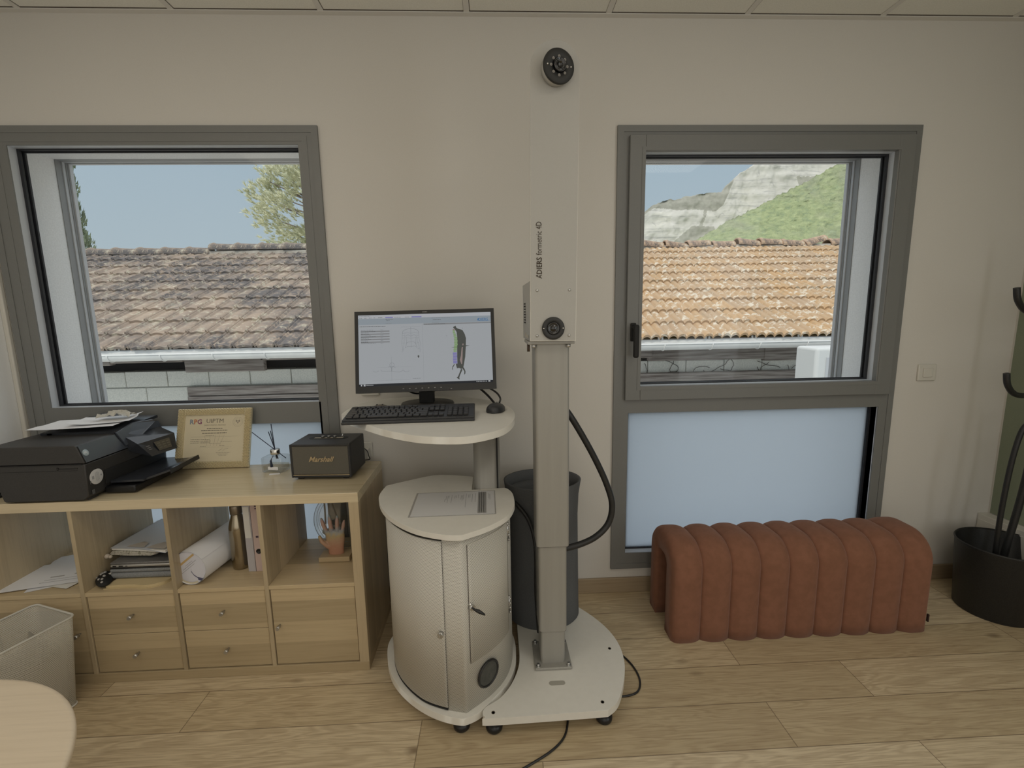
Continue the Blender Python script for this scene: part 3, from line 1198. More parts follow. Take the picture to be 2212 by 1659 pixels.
tabB = [(215, 62), (240, 80), (257, 90), (280, 104), (300, 113), (320, 122), (345, 135), (380, 152), (421, 174), (449, 190), (520, 230), (640, 270)]
grn = terrain('wooded_hill', tabB, 215, 640, 300, 150, 470, lambda t: 0.5, 0, 3.0, 0.12, green_mat(), None, 9.0)
# slope recedes upward to 560 m at the crest
for v in grn.data.vertices:
    if v.co.y < 700:
        tt = min(1.0, max(0.0, v.co.z / max(1.0, interp(tabB, v.co.x))))
        n1 = noise.fractal(Vector((v.co.x * 0.12, v.co.z * 0.12, 9.0)), 0.9, 2.1, 5)
        v.co.y = 400 + 160 * tt + n1 * 3.5
        v.co.z += n1 * 1.2
tag(grn, 'bright green wooded slope rising to the right in front of the pale cliff', 'hill')


# ================================================================== SHELVING UNIT
KX, KY, KD, KH = 0.0, -0.464, 0.39, 0.765      # right side x, front y, depth, height
A, CC, DV = 0.0385, 0.335, 0.0158
NC = 4
KW = 2 * A + NC * CC + (NC - 1) * DV
kx0 = KX - KW
unit = empty('shelving_unit', (kx0 + KW / 2, KY + KD / 2, 0))
tag(unit, 'long low oak cube shelving unit under the left window', 'shelving unit')
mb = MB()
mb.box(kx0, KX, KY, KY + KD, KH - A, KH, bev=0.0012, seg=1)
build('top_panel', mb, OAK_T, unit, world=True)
mb = MB()
mb.box(kx0, KX, KY, KY + KD, 0.0, A, bev=0.0012, seg=1)
build('bottom_panel', mb, OAK_X, unit, world=True)
for sx in (kx0, KX - A):
    mb = MB()
    mb.box(sx, sx + A, KY, KY + KD, A, KH - A, bev=0.0012, seg=1)
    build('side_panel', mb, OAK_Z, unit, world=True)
cells = []
for i in range(NC):
    cx1 = KX - A - i * (CC + DV)
    cells.append((cx1 - CC, cx1))
    if i < NC - 1:
        mb = MB()
        mb.box(cx1 - CC - DV, cx1 - CC, KY + 0.001, KY + KD, A, KH - A, bev=0.0008, seg=1)
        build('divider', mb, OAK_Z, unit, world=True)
    mb = MB()
    mb.box(cx1 - CC, cx1, KY + 0.002, KY + KD, A + CC, A + CC + DV, bev=0.0008, seg=1)
    build('shelf', mb, OAK_X, unit, world=True)
ZS = A + CC + DV       # top of the middle shelf
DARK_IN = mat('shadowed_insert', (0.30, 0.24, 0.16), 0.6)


def knob(parent, x, y, z):
    mb = MB()
    mb.cyl((x, y, z), (x, y - 0.014, z), 0.0035, 12)
    mb.cyl((x, y - 0.012, z), (x, y - 0.026, z), 0.0075, 16)
    o = build('knob', mb, STEEL, parent, world=False)
    o.data.transform(Matrix.Translation(-Vector(unit.location)))
    return o


# inserts: cell 0 and 3 doors, 1 and 2 two drawers each
for i, (ca, cb) in enumerate(cells):
    g = 0.003
    if i in (0, 3):
        mb = MB()
        mb.box(ca + g, cb - g, KY + 0.006, KY + 0.022, A + g, A + CC - g, bev=0.001, seg=1)
        d = build('door', mb, OAK_X, unit, world=True)
        kx_ = ca + 0.028 if i == 0 else cb - 0.03
        knob(d, kx_, KY + 0.006, A + CC * 0.53)
    else:
        for z0_, z1_ in ((A + g, A + CC / 2 - 0.001), (A + CC / 2 + 0.001, A + CC - g)):
            mb = MB()
            mb.box(ca + g, cb - g, KY + 0.006, KY + 0.022, z0_, z1_, bev=0.001, seg=1)
            d = build('drawer', mb, OAK_X, unit, world=True)
            knob(d, (ca + cb) / 2, KY + 0.006, (z0_ + z1_) / 2)
    mb = MB()
    mb.box(ca + 0.001, cb - 0.001, KY + 0.024, KY + KD - 0.005, A + 0.001, A + CC - 0.001)
    build('insert_box', mb, DARK_IN, unit, world=True)

# ------------------------------------------------------------------ things in the open cubes
def sheet(name, cx, cy, z, w, d, rz, m, label, cat, group=None, curl=0.0, lines=(), th=0.0006):
    """a paper sheet lying flat, slightly curled, with printed lines [(x,y,w,h,matidx)] in 0..1 sheet units"""
    root = empty(name, (cx, cy, z), rz)
    tag(root, label, cat, group)
    mb = MB()
    rows, rows2 = [], []
    for i in range(9):
        u = i / 8 - 0.5
        r1, r2 = [], []
        for j in range(7):
            v = j / 6 - 0.5
            hz = curl * (abs(u) * 2) ** 3 * (1 if u * v > 0 else 0.3) + th
            r1.append((u * w, v * d, hz))
            r2.append((u * w, v * d, hz - th))
        rows.append(r1)
        rows2.append(r2)
    mb.grid(rows)
    mb.grid(rows2, flip=True)
    build('page', mb, m, root)
    if lines:
        mb = MB()
        for (lx, ly, lw, lh, mi) in lines:
            a, b = (lx - 0.5) * w, (ly - 0.5) * d
            z_ = th + 0.0004 + curl * (abs(lx + lw / 2 - 0.5) * 2) ** 3
            mb.face([(a, b, z_), (a + lw * w, b, z_), (a + lw * w, b + lh * d, z_), (a, b + lh * d, z_)], mi)
        build('printing', mb, [INK_G, INK, mat('shadow_grey_print', (0.45, 0.43, 0.41), 0.8)], root)
    return root


# cube at the left (cell 3): loose paper sheets
ca, cb = cells[3]
sheet('paper_sheet', -1.285, -0.265, ZS + 0.001, 0.21, 0.297, math.radians(24), PAPER, 'white sheet lying under the others at the back of the leftmost open cube', 'paper')
sheet('paper_sheet', -1.238, -0.26, ZS + 0.0035, 0.21, 0.297, math.radians(-14), PAPER_W, 'blank white sheet pushed to the right side of the leftmost open cube', 'paper')
sheet('paper_sheet', -1.300, -0.315, ZS + 0.006, 0.297, 0.20, math.radians(14), PAPER, 'white sheet with grey drawings at the front of the leftmost open cube', 'paper', curl=0.0,
      lines=[(0.40, 0.15, 0.5, 0.012, 0), (0.42, 0.24, 0.46, 0.012, 0), (0.45, 0.34, 0.16, 0.04, 2), (0.72, 0.36, 0.18, 0.05, 2)])

# cube 2 (cell 2): kraft folder, pouch, laptops, notebooks
cx = -0.915
z = ZS
KRAFT = mat('kraft_card', (0.62, 0.50, 0.29), 0.85)
fo = empty('kraft_folder', (-0.905, -0.328, z))
tag(fo, 'pale yellow kraft folder at the bottom of the laptop pile', 'folder')
mb = MB()
out = catmull([(-0.118, -0.112), (-0.02, -0.108), (0.04, -0.118), (0.09, -0.10), (0.113, -0.06), (0.113, 0.10), (-0.10, 0.10)], corners=(0, 5, 6), k=5)
mb.prism(out, 0.0, 0.0015)
build('cover', mb, KRAFT, fo)
mb = MB()
mb.prism([(x_ * 0.97 + 0.002, y_ * 0.97 + 0.004) for x_, y_ in out], 0.0015, 0.011)
build('paper_block', mb, KRAFT, fo)
z += 0.0115
LT_G = noisy('grey_brushed_aluminium', (0.21, 0.21, 0.215), (0.25, 0.25, 0.255), 200, 0.35, 0.0, metal=0.5)


def laptop(cx_, cy_, z_, w, d, th, rz, base_m, lid_m, label, name='laptop', ports=True):
    r_ = empty(name, (cx_, cy_, z_), rz)
    tag(r_, label, 'laptop' if name == 'laptop' else 'sleeve')
    mb = MB()
    mb.box(-w / 2, w / 2, -d / 2, d / 2, 0, th * 0.56, bev=min(0.004, th * 0.2), seg=2)
    if ports:
        mb.box(-w / 2 + 0.010, -w / 2 + 0.024, -d / 2 - 0.0006, -d / 2 + 0.001, th * 0.18, th * 0.40, 1)
        mb.box(-w / 2 + 0.034, -w / 2 + 0.050, -d / 2 - 0.0006, -d / 2 + 0.001, th * 0.18, th * 0.40, 1)
        mb.box(-w / 2 + 0.060, -w / 2 + 0.068, -d / 2 - 0.0006, -d / 2 + 0.001, th * 0.22, th * 0.36, 1)
    build('base', mb, [base_m, BLACK], r_)
    mb = MB()
    mb.box(-w / 2, w / 2, -d / 2 + 0.001, d / 2, th * 0.60, th, bev=min(0.003, th * 0.18), seg=2)
    build('lid', mb, lid_m, r_)
    return r_


FELT = noisy('grey_felt', (0.20, 0.21, 0.215), (0.28, 0.29, 0.295), 300, 0.95, 0.3, 0.002)
SILV = mat('silver_edge', (0.52, 0.51, 0.49), 0.35, 0.6)
sl = empty('felt_sleeve', (-0.908, -0.285, z))
tag(sl, 'thick rounded grey felt sleeve directly above the kraft folder', 'sleeve')
mb = MB()
mb.box(-0.128, 0.128, -0.105, 0.11, 0, 0.026, bev=0.012, seg=4)
build('body', mb, FELT, sl)
mb = MB()
mb.box(-0.136, -0.127, -0.100, -0.05, 0.003, 0.024, bev=0.002)
build('white_tab', mb, PVC, sl)
z += 0.027
sl2 = empty('felt_sleeve', (-0.905, -0.283, z))
tag(sl2, 'thin grey felt sleeve between the laptop and the thick felt sleeve', 'sleeve')
mb = MB()
mb.box(-0.130, 0.125, -0.105, 0.11, 0.0, 0.015, bev=0.007, seg=3)
build('body', mb, FELT, sl2)
mb = MB()
mb.box(-0.128, 0.123, -0.103, 0.105, 0.0152, 0.022, bev=0.002)
build('dark_flap', mb, BLACK, sl2)
z += 0.0225
laptop(-0.909, -0.280, z, 0.240, 0.215, 0.021, 0, SILV, LT_G, 'closed silver laptop with dark lid on the pile of sleeves')
z += 0.0215
# white spiral notebook resting on the laptop, tilted
LEAFP = mat('white_cover', (0.66, 0.69, 0.74), 0.45)
nb = empty('spiral_notebook', (-0.912, -0.235, z + 0.036))
tag(nb, 'white spiral notebook with a curled beige corner on the leaf patterned pouch', 'notebook')
MN = Matrix.Rotation(math.radians(-9), 4, 'Z') @ Matrix.Rotation(math.radians(3.0), 4, 'X')
mb = MB()
mb.box(-0.128, 0.118, -0.122, 0.120, 0.000, 0.009, bev=0.001, seg=1, M=MN)
build('pages', mb, PAPER_W, nb)
mb = MB()
rows = []
for i in range(10):
    u = i / 9
    rows.append([tuple(MN @ Vector((-0.130 + 0.25 * v / 8, -0.125 + 0.248 * u, 0.010 + 0.005 * math.sin(v / 8 * PI) * (1 - u) - 0.010 * (v / 8) ** 2 * (1 - u) ** 3))) for v in range(9)])
mb.grid(rows)
mb.grid([[(p[0], p[1], p[2] - 0.0012) for p in r] for r in rows], flip=True)
build('cover', mb, LEAFP, nb)
mb = MB()
for x0_, x1_, y0_, y1_ in ((-0.06, 0.02, -0.118, -0.085), (0.03, 0.115, -0.120, -0.080)):
    q = [(x0_, y0_), (x1_, y0_), (x1_ - 0.01, y1_), ((x0_ + x1_) / 2, y1_ + 0.008), (x0_ + 0.02, y1_ - 0.01)]
    mb.face([tuple(MN @ Vector((x_, y_, 0.0168))) for x_, y_ in q])
build('beige_shapes', mb, mat('beige_cover_print', (0.54, 0.49, 0.43), 0.6), nb)
mb = MB()
for i in range(26):
    t_ = -0.112 + i * 0.0087
    c_ = Vector((-0.129, t_, 0.006))
    mb.tube([tuple(MN @ (c_ + Vector((math.cos(a) * 0.006, 0, math.sin(a) * 0.007)))) for a in [2 * PI * q / 8 for q in range(8)]], 0.0007, 4, closed=True)
build('spiral_binding', mb, STEEL, nb)
# floral fabric pouch lying behind/left of the notebook
m = mat('leaf_print_fabric', (0.52, 0.49, 0.42), 0.9)
t = NT(m)
v_ = t.coord((1, 1, 1))
vo = t.n('ShaderNodeTexVoronoi')
vo.inputs['Scale'].default_value = 60
t.l(t.coord((1, 0.5, 0.5), rot=(0, 0, 0.7)), vo.inputs['Vector'])
n_ = t.noise(v_, 90, 3, 0.6, 1.5)
c_ = t.ramp(n_, [(0.40, (0.24, 0.23, 0.17)), (0.46, (0.50, 0.47, 0.40)), (0.66, (0.54, 0.51, 0.44)), (0.72, (0.42, 0.28, 0.19))])
t.l(c_, t.b.inputs['Base Color'])
PRINT = m
pc = empty('fabric_pouch', (-0.956, -0.248, z))
tag(pc, 'leaf patterned fabric pouch lying under the white notebook on the laptop', 'pouch')
MP = Matrix.Rotation(math.radians(-6), 4, 'Z')
mb = MB()
rows = []
for i in range(15):
    u = i / 14
    y_ = -0.105 + 0.225 * u
    e_ = math.sin(PI * min(1, max(0, u * 1.0))) ** 0.35
    w_ = 0.105 * (0.90 + 0.10 * e_)
    hh = 0.0165 * (0.35 + 0.65 * e_)
    ringp = []
    for a in range(24):
        an = 2 * PI * a / 24
        ca, sa = math.cos(an), math.sin(an)
        ringp.append(tuple(MP @ Vector((math.copysign(abs(ca) ** 0.55, ca) * w_, y_ + 0.002 * math.sin(a * 1.7), 0.0168 + math.copysign(abs(sa) ** 0.7, sa) * hh + (0.002 * math.sin(u * 23 + a) if sa > 0 else 0)))))
    rows.append(ringp)
V = mb.grid(rows, close_v=True)
mb.cap(V[0])
mb.cap(V[-1], flip=True)
build('body', mb, PRINT, pc)
mb = MB()
mb.ball(tuple(MP @ Vector((-0.100, -0.112, 0.010))), 0.010, 0)
mb.ball(tuple(MP @ Vector((-0.086, -0.112, 0.008))), 0.007, 0)
build('button', mb, mat('pearl_button', (0.55, 0.48, 0.40), 0.3), pc)
# black beaded key pouch
kp = empty('beaded_pouch', (-1.052, -0.395, ZS))
tag(kp, 'small black pouch with pale spots at the lower left of the laptop pile', 'pouch')
mb = MB()
MK = Matrix.Rotation(math.radians(-52), 4, 'Z')
mb.ball((0, 0, 0.019), 0.5, 0, 0.126, 0.055, 0.037, 16, 10, M=MK)
build('body', mb, BLACK_M, kp)
mb = MB()
rr = random.Random(2)
for i in range(12):
    a, b = rr.uniform(0, 2 * PI), rr.uniform(0.2, 0.9)
    p_ = MK @ Vector((math.cos(a) * 0.058 * b, math.sin(a) * 0.024 * b, 0.020 + 0.018 * math.sqrt(1 - b * b)))
    mb.ball(tuple(p_), 0.0048, 0, u=8, v=6)
build('spots', mb, mat('pale_bead', (0.40, 0.38, 0.36), 0.4), kp)

# cube 3 (cell 1): rolled poster, bottle, two file boxes
rp = empty('rolled_poster', (-0.672, -0.30, ZS + 0.0725))
tag(rp, 'large white rolled poster lying in the open cube left of the bottle', 'poster')
MR = Matrix.Rotation(math.radians(-6.0), 4, 'Z') @ Matrix.Rotation(math.radians(-90), 4, 'X') @ Matrix.Rotation(0.5, 4, 'Z')
# local: roll axis = y
mb = MB()
rows = []
for k in range(60):
    a = 2 * PI * 1.85 * k / 59 + 0.6
    rad = 0.0715 - 0.0028 * k / 59
    rows.append([(math.cos(a) * rad, -0.135 + 0.30 * j / 4, math.sin(a) * rad) for j in range(5)])
mb.grid(rows)
mb.grid([[(p[0] * 0.993, p[1], p[2] * 0.993) for p in r] for r in rows], flip=True)
mb.bm.transform(Matrix.Rotation(math.radians(-7), 4, 'Z'))
build('paper_roll', mb, PAPER, rp)
# the inside face of the sheet fills the roll end with a curved printed page
mb = MB()
th_ = math.radians(-7)
segs = 40
MRZ = Matrix.Rotation(th_, 4, 'Z')
front = [MRZ @ Vector((math.cos(2 * PI * k / segs) * 0.068, -0.131, math.sin(2 * PI * k / segs) * 0.068)) for k in range(segs)]
mb.face([tuple(p) for p in front], 0)


def disp(px, pz, dy=-0.1318):
    return tuple(MRZ @ Vector((px, dy, pz)))


tt = math.radians(38)


def band(u0, u1, v0, v1, mi, dy):
    c_, s_ = math.cos(tt), math.sin(tt)
    mb.face([disp(u * c_ - v * s_, u * s_ + v * c_, dy) for u, v in ((u0, v0), (u1, v0), (u1, v1), (u0, v1))], mi)


band(-0.054, 0.054, 0.028, 0.036, 1, -0.1316)
band(-0.03, 0.045, 0.008, 0.0098, 2, -0.1316)
band(-0.045, 0.03, 0.0005, 0.002, 2, -0.1316)
band(-0.010, 0.03, 0.015, 0.0165, 2, -0.1316)
cv = [(0.005, -0.004), (0.004, -0.014), (0.014, -0.030), (0.032, -0.043), (0.052, -0.046)]
for a, b in zip(cv, cv[1:]):
    wv = 0.0022
    mb.face([disp(a[0], a[1] + wv, -0.1316), disp(a[0], a[1] - wv, -0.1316), disp(b[0], b[1] - wv, -0.1316), disp(b[0], b[1] + wv, -0.1316)], 3)
mb.face([disp(0.030, -0.038, -0.1317), disp(0.030, -0.050, -0.1317), disp(0.045, -0.054, -0.1317), disp(0.056, -0.044, -0.1317)], 3)
rend = build('printed_end', mb, [mat('bluish_print_paper', (0.68, 0.68, 0.74), 0.7), mat('ochre_print', (0.58, 0.40, 0.17), 0.8), INK_G, mat('navy_print', (0.09, 0.09, 0.16), 0.7)], rp)
mb = MB()
mb.face([disp(math.cos(a) * r0, math.sin(a) * r0, -0.1322) for a, r0 in [(PI * (1.03 + 0.62 * q / 10), 0.0705) for q in range(11)] + [(PI * (1.65 - 0.62 * q / 10), 0.060) for q in range(11)]], 0)
build('cream_edge', mb, mat('cream_print', (0.66, 0.60, 0.46), 0.8), rp)

bt = empty('water_bottle', (-0.557, -0.305, ZS))
tag(bt, 'shiny gold steel water bottle standing between poster roll and file boxes', 'bottle')
GOLD = mat('polished_bronze_gold', (0.36, 0.315, 0.235), 0.16, 1.0)
mb = MB()
mb.lathe([(0.0, 0), (0.028, 0.0), (0.033, 0.004), (0.0345, 0.012), (0.0355, 0.05), (0.0355, 0.165), (0.034, 0.185), (0.029, 0.206), (0.0235, 0.224), (0.021, 0.236), (0.0205, 0.243), (0, 0.243)], n=36)
build('body', mb, GOLD, bt)
mb = MB()
mb.lathe([(0.0, 0.240), (0.0225, 0.240), (0.0235, 0.243), (0.0235, 0.272), (0.021, 0.281), (0.012, 0.285), (0, 0.2855)], n=36)
build('cap', mb, mat('brushed_bronze', (0.28, 0.24, 0.185), 0.35, 0.9), bt)

for (bx, w, lab, mm_, lab2) in ((-0.492, 0.030, 'narrow greyish-white file box right beside the gold bottle', (0.52, 0.50, 0.52), 1), (-0.4585, 0.033, 'pale pink file box with round finger hole against the divider', (0.62, 0.48, 0.44), 2)):
    fb = empty('file_box', (bx, -0.215, ZS))
    tag(fb, lab, 'file box')
    mb = MB()
    mb.box(-w / 2, w / 2, -0.135, 0.135, 0, 0.322, bev=0.0015, seg=1)
    build('case', mb, mat('card_%d' % lab2, mm_, 0.75), fb)
    mb = MB()
    if lab2 == 1:
        mb.box(-0.012, 0.011, -0.1362, -0.1345, 0.15, 0.285, 0)
        mb.box(-0.013, 0.011, -0.1362, -0.1345, 0.290, 0.306, 1)
        mb.box(-0.015, 0.015, -0.1360, -0.1345, 0.308, 0.320, 2)
    else:
        mb.box(-0.004, 0.006, -0.1362, -0.1345, 0.150, 0.158, 1)
        mb.box(0.002, 0.010, -0.1362, -0.1345, 0.285, 0.290, 1)
        mb.box(0.002, 0.010, -0.1362, -0.1345, 0.275, 0.279, 1)
    build('spine_label', mb, [PAPER_W, mat('dark_plum_print', (0.10, 0.07, 0.09), 0.7), mat('plum_band', (0.33, 0.27, 0.28), 0.7)], fb)
    if lab2 == 2:
        mb = MB()
        mb.lathe([(0.0, 0), (0.011, 0), (0.011, 0.0012), (0.008, 0.0012), (0.008, 0.0004), (0, 0.0004)], n=20, M=Matrix.Translation((0.002, -0.135, 0.090)) @ Matrix.Rotation(PI / 2, 4, 'X'))
        build('finger_hole', mb, BLACK, fb)

# cube 4 (cell 0): hand sculpture on an oak block, glass plate
hs = empty('hand_sculpture', (-0.172, -0.262, ZS))
tag(hs, 'painted hand sculpture with blue fingertips on a small wooden block', 'sculpture')
mb = MB()
mb.box(-0.066, 0.066, -0.035, 0.035, 0, 0.021, bev=0.0015, seg=1)
build('block', mb, mat('pale_beech_block', (0.52, 0.40, 0.24), 0.5), hs)
m = mat('painted_resin_hand', (0.5, 0.4, 0.3), 0.4)
t = NT(m)
sp = t.n('ShaderNodeSeparateXYZ')
t.l(t.coord(), sp.inputs[0])
nz = t.noise(t.coord(), 45, 3, 0.6, 0.5)
h_ = t.math('ADD', sp.outputs['Z'], t.math('MULTIPLY', t.math('SUBTRACT', nz, 0.5), 0.06))
cc_ = t.ramp(t.math('MULTIPLY', h_, 4.0), [(0.20, (0.50, 0.26, 0.17)), (0.34, (0.52, 0.33, 0.22)), (0.44, (0.50, 0.40, 0.22)), (0.54, (0.34, 0.37, 0.40)), (0.60, (0.52, 0.34, 0.27)), (0.72, (0.50, 0.33, 0.28)), (0.78, (0.30, 0.38, 0.40)), (0.9, (0.36, 0.44, 0.46))])
t.l(cc_, t.b.inputs['Base Color'])
mb = MB()
# palm
mb.lathe([(0.0, 0.018), (0.033, 0.020), (0.034, 0.05), (0.040, 0.085), (0.041, 0.112), (0.032, 0.128), (0.0, 0.134)], n=20, sx=1.0, sy=0.42)
for (px_, lean, ln_, r_) in ((-0.030, -0.26, 0.080, 0.0088), (-0.010, -0.07, 0.094, 0.0092), (0.012, 0.06, 0.088, 0.0090), (0.031, 0.22, 0.068, 0.0080)):
    pts, rad = [], []
    for q in range(7):
        u = q / 6
        pts.append((px_ + lean * ln_ * u, -0.010 * math.sin(u * 2.2), 0.108 + ln_ * u))
        rad.append(r_ * (1.05 - 0.25 * u + (0.10 if q in (2, 4) else 0)) * (0.6 if q == 6 else 1))
    mb.tube(pts, rad, 10)
    mb.ball(pts[-1], rad[-1] * 1.02, 0, u=10, v=8)
pts = [(-0.022, 0, 0.05), (-0.040, -0.008, 0.068), (-0.055, -0.012, 0.086), (-0.062, -0.013, 0.106)]
mb.tube(pts, [0.013, 0.011, 0.0095, 0.007], 10)
mb.ball(pts[-1], 0.0072, 0)
ho = build('hand', mb, m, hs)
md = ho.modifiers.new('remesh', 'REMESH')
md.mode = 'VOXEL'
md.voxel_size = 0.003
md.use_smooth_shade = True

gp_ = empty('glass_plate', (-0.170, -0.150, ZS))
tag(gp_, 'round clear glass plate standing behind the hand sculpture', 'plate')
MG = Matrix.Translation((0, 0, 0.132)) @ Matrix.Rotation(math.radians(90 - 8), 4, 'X')
mb = MB()
mb.lathe([(0.0, 0), (0.085, 0.001), (0.100, 0.006), (0.128, 0.012), (0.131, 0.012), (0.131, 0.008), (0.102, 0.002), (0.086, -0.003), (0, -0.004)], n=64, M=MG)
build('dish', mb, GLASS_C, gp_)
for rad_ in (0.129, 0.118, 0.108):
    mb = MB()
    mb.tube([tuple(MG @ Vector((math.cos(a) * rad_, math.sin(a) * rad_, 0.011 if rad_ > 0.12 else 0.008))) for a in [2 * PI * q / 60 for q in range(60)]], 0.0009, 5, closed=True)
    build('rim_line', mb, mat('grey_glass_edge', (0.30, 0.32, 0.33), 0.2), gp_)
mb = MB()
for s_, (bx, bz) in ((1, (-0.075, -0.055)), (1, (-0.045, -0.040))):
    for a_ in (0.5, 2.3, 3.9):
        mb.ball(tuple(MG @ Vector((bx + math.cos(a_) * 0.013, bz + math.sin(a_) * 0.011, 0.008))), 0.5, 0, 0.024, 0.003, 0.014, 10, 6, M=Matrix.Rotation(a_, 4, 'Y'))
build('etched_butterfly', mb, mat('grey_etching', (0.36, 0.38, 0.36), 0.5), gp_)
# grey cable hanging behind the unit
cb_ = MB()
cb_.tube(catmull([(-0.20, -0.052, 0.745), (-0.235, -0.045, 0.70), (-0.275, -0.04, 0.655), (-0.292, -0.038, 0.60), (-0.295, -0.036, 0.5), (-0.30, -0.036, 0.3), (-0.30, -0.04, 0.02)], k=6, closed=False), 0.0042, 8)
cbo = build('cable', cb_, mat('grey_cable', (0.12, 0.12, 0.13), 0.5))
tag(cbo, 'grey cable hanging behind the rightmost open cube', 'cable')

# ================================================================== ON TOP OF THE UNIT
ZT = KH
# ---- bluetooth speaker
sp_ = empty('bluetooth_speaker', (-0.1865, -0.2175, ZT), math.radians(-3.0))
tag(sp_, 'black vintage-style bluetooth speaker with grey woven grille', 'speaker')
VINYL = noisy('black_textured_vinyl', (0.022, 0.022, 0.023), (0.032, 0.032, 0.033), 400, 0.5, 0.4, 0.0008)
m = mat('woven_grille', (0.12, 0.11, 0.09), 0.8)
t = NT(m)
wv = t.n('ShaderNodeTexWave', wave_type='BANDS', bands_direction='DIAGONAL')
wv.inputs['Scale'].default_value = 130
t.l(t.coord((1, 0, 1)), wv.inputs['Vector'])
wv2 = t.n('ShaderNodeTexWave', wave_type='BANDS', bands_direction='DIAGONAL')
wv2.inputs['Scale'].default_value = 130
t.l(t.coord((-1, 0, 1)), wv2.inputs['Vector'])
t.l(t.mix(t.math('MULTIPLY', wv.outputs['Fac'], wv2.outputs['Fac']), (0.135, 0.125, 0.10), (0.055, 0.05, 0.042)), t.b.inputs['Base Color'])
GRILLE = m
W_, D_, H_ = 0.251, 0.182, 0.143
mb = MB()
mb.box(-W_ / 2, W_ / 2, -D_ / 2 + 0.006, D_ / 2, 0.010, 0.010 + H_, bev=0.006, seg=3)
ring(mb, -W_ / 2, W_ / 2, 0.010, 0.010 + H_, 0.009, -D_ / 2, -D_ / 2 + 0.01, 0, bev=0.002)
build('cabinet', mb, VINYL, sp_)
mb = MB()
mb.box(-W_ / 2 + 0.008, W_ / 2 - 0.008, -D_ / 2 + 0.003, -D_ / 2 + 0.010, 0.024, 0.010 + H_ - 0.009)
build('grille', mb, GRILLE, sp_)
mb = MB()
mb.box(-W_ / 2 + 0.008, W_ / 2 - 0.008, -D_ / 2 + 0.0, -D_ / 2 + 0.008, 0.0195, 0.0225)
build('gold_trim', mb, mat('brass_strip', (0.62, 0.52, 0.36), 0.3, 0.8), sp_)
tm = text_mesh('Marshall', 0.030, shear=0.45, bold=0.0006, extrude=0.0008, align='CENTER')
mb = MB()
mb.mesh(tm, Matrix.Translation((0, -D_ / 2 + 0.0015, 0.079)) @ Matrix.Rotation(PI / 2, 4, 'X'))
build('script_logo', mb, mat('brass_lettering', (0.55, 0.45, 0.30), 0.3, 0.8), sp_)
mb = MB()
zt = 0.010 + H_
prof = [(0.078 * math.cos(a) * 1.0 + (0.0), 0) for a in (0,)]
pts = []
for q in range(24):
    a = 2 * PI * q / 24
    cxs = 0.062 if math.cos(a) >= 0 else -0.062
    pts.append((cxs + math.cos(a) * 0.022, 0.012 + math.sin(a) * 0.022))
mb.prism(pts, zt - 0.001, zt + 0.0006)
build('control_recess', mb, BLACK_M, sp_)
mb = MB()
mb.box(-0.062, 0.062, 0.004, 0.020, zt, zt + 0.0014, bev=0.0004, seg=1)
build('brass_panel', mb, mat('brass_plate', (0.55, 0.50, 0.40), 0.3, 0.7), sp_)
for kx_ in (-0.026, 0.0, 0.026):
    mb = MB()
    mb.cyl((kx_, 0.012, zt), (kx_, 0.012, zt + 0.006), 0.0075)
    kk = build('knob', mb, BLACK, sp_)
    mb = MB()
    mb.cyl((kx_, 0.012, zt + 0.006), (kx_, 0.012, zt + 0.010), 0.0062)
    build('knob_cap', mb, STEEL, kk)
mb = MB()
mb.tube([(0.058, 0.012, zt), (0.058, 0.012, zt + 0.008), (0.061, 0.016, zt + 0.016)], [0.0016, 0.0015, 0.0022], 8)
build('power_lever', mb, CHROME, sp_)
for fx in (-0.095, 0.095):
    for fy in (-0.065, 0.065):
        mb = MB()
        mb.box(fx - 0.012, fx + 0.012, fy - 0.010, fy + 0.010, 0.0, 0.011, bev=0.002)
        build('foot', mb, BLACK_M, sp_)
# plug and socket behind the speaker
ps = empty('power_plug', (-0.082, 0, 0.806))
tag(ps, 'white plug in the wall behind the speaker with a thin black lead', 'plug')
mb = MB()
mb.box(-0.016, 0.026, -0.012, 0, -0.042, 0.034, bev=0.004)
build('socket_plate', mb, PVC, ps)
mb = MB()
mb.box(-0.008, 0.016, -0.052, -0.012, -0.040, 0.010, bev=0.006, seg=3)
build('plug_body', mb, PVC, ps)
mb = MB()
mb.tube(catmull([(-0.012, -0.055, 0.010), (0.002, -0.062, 0.018), (0.016, -0.062, 0.004), (0.022, -0.062, -0.02), (0.026, -0.064, -0.034), (0.004, -0.066, -0.0375), (-0.02, -0.068, -0.0375)], k=6, closed=False), 0.0022, 8)
build('lead', mb, BLACK, ps)

# ---- reed diffuser
rd = empty('reed_diffuser', (-0.440, -0.165, ZT), math.radians(-8))
rd.scale = (1.36, 1.2, 1.18)
tag(rd, 'small square glass reed diffuser with dark reeds', 'diffuser')
mb = MB()
mb.box(-0.036, 0.036, -0.030, 0.030, 0.0, 0.058, bev=0.006, seg=3)
mb.lathe([(0.013, 0.057), (0.011, 0.064), (0.011, 0.072)], n=20)
build('glass_bottle', mb, GLASS_C, rd)
mb = MB()
mb.box(-0.0315, 0.0315, -0.0255, 0.0255, 0.006, 0.024, bev=0.002)
build('perfume_liquid', mb, glass_mat('pale_liquid', (0.90, 0.87, 0.80), 0.06), rd)
mb = MB()
mb.lathe([(0.0, 0.064), (0.0145, 0.064), (0.0155, 0.066), (0.0155, 0.082), (0.0135, 0.084), (0.006, 0.084)], n=24)
build('metal_collar', mb, CHROME, rd)
REED = mat('dark_reed', (0.035, 0.045, 0.075), 0.8)
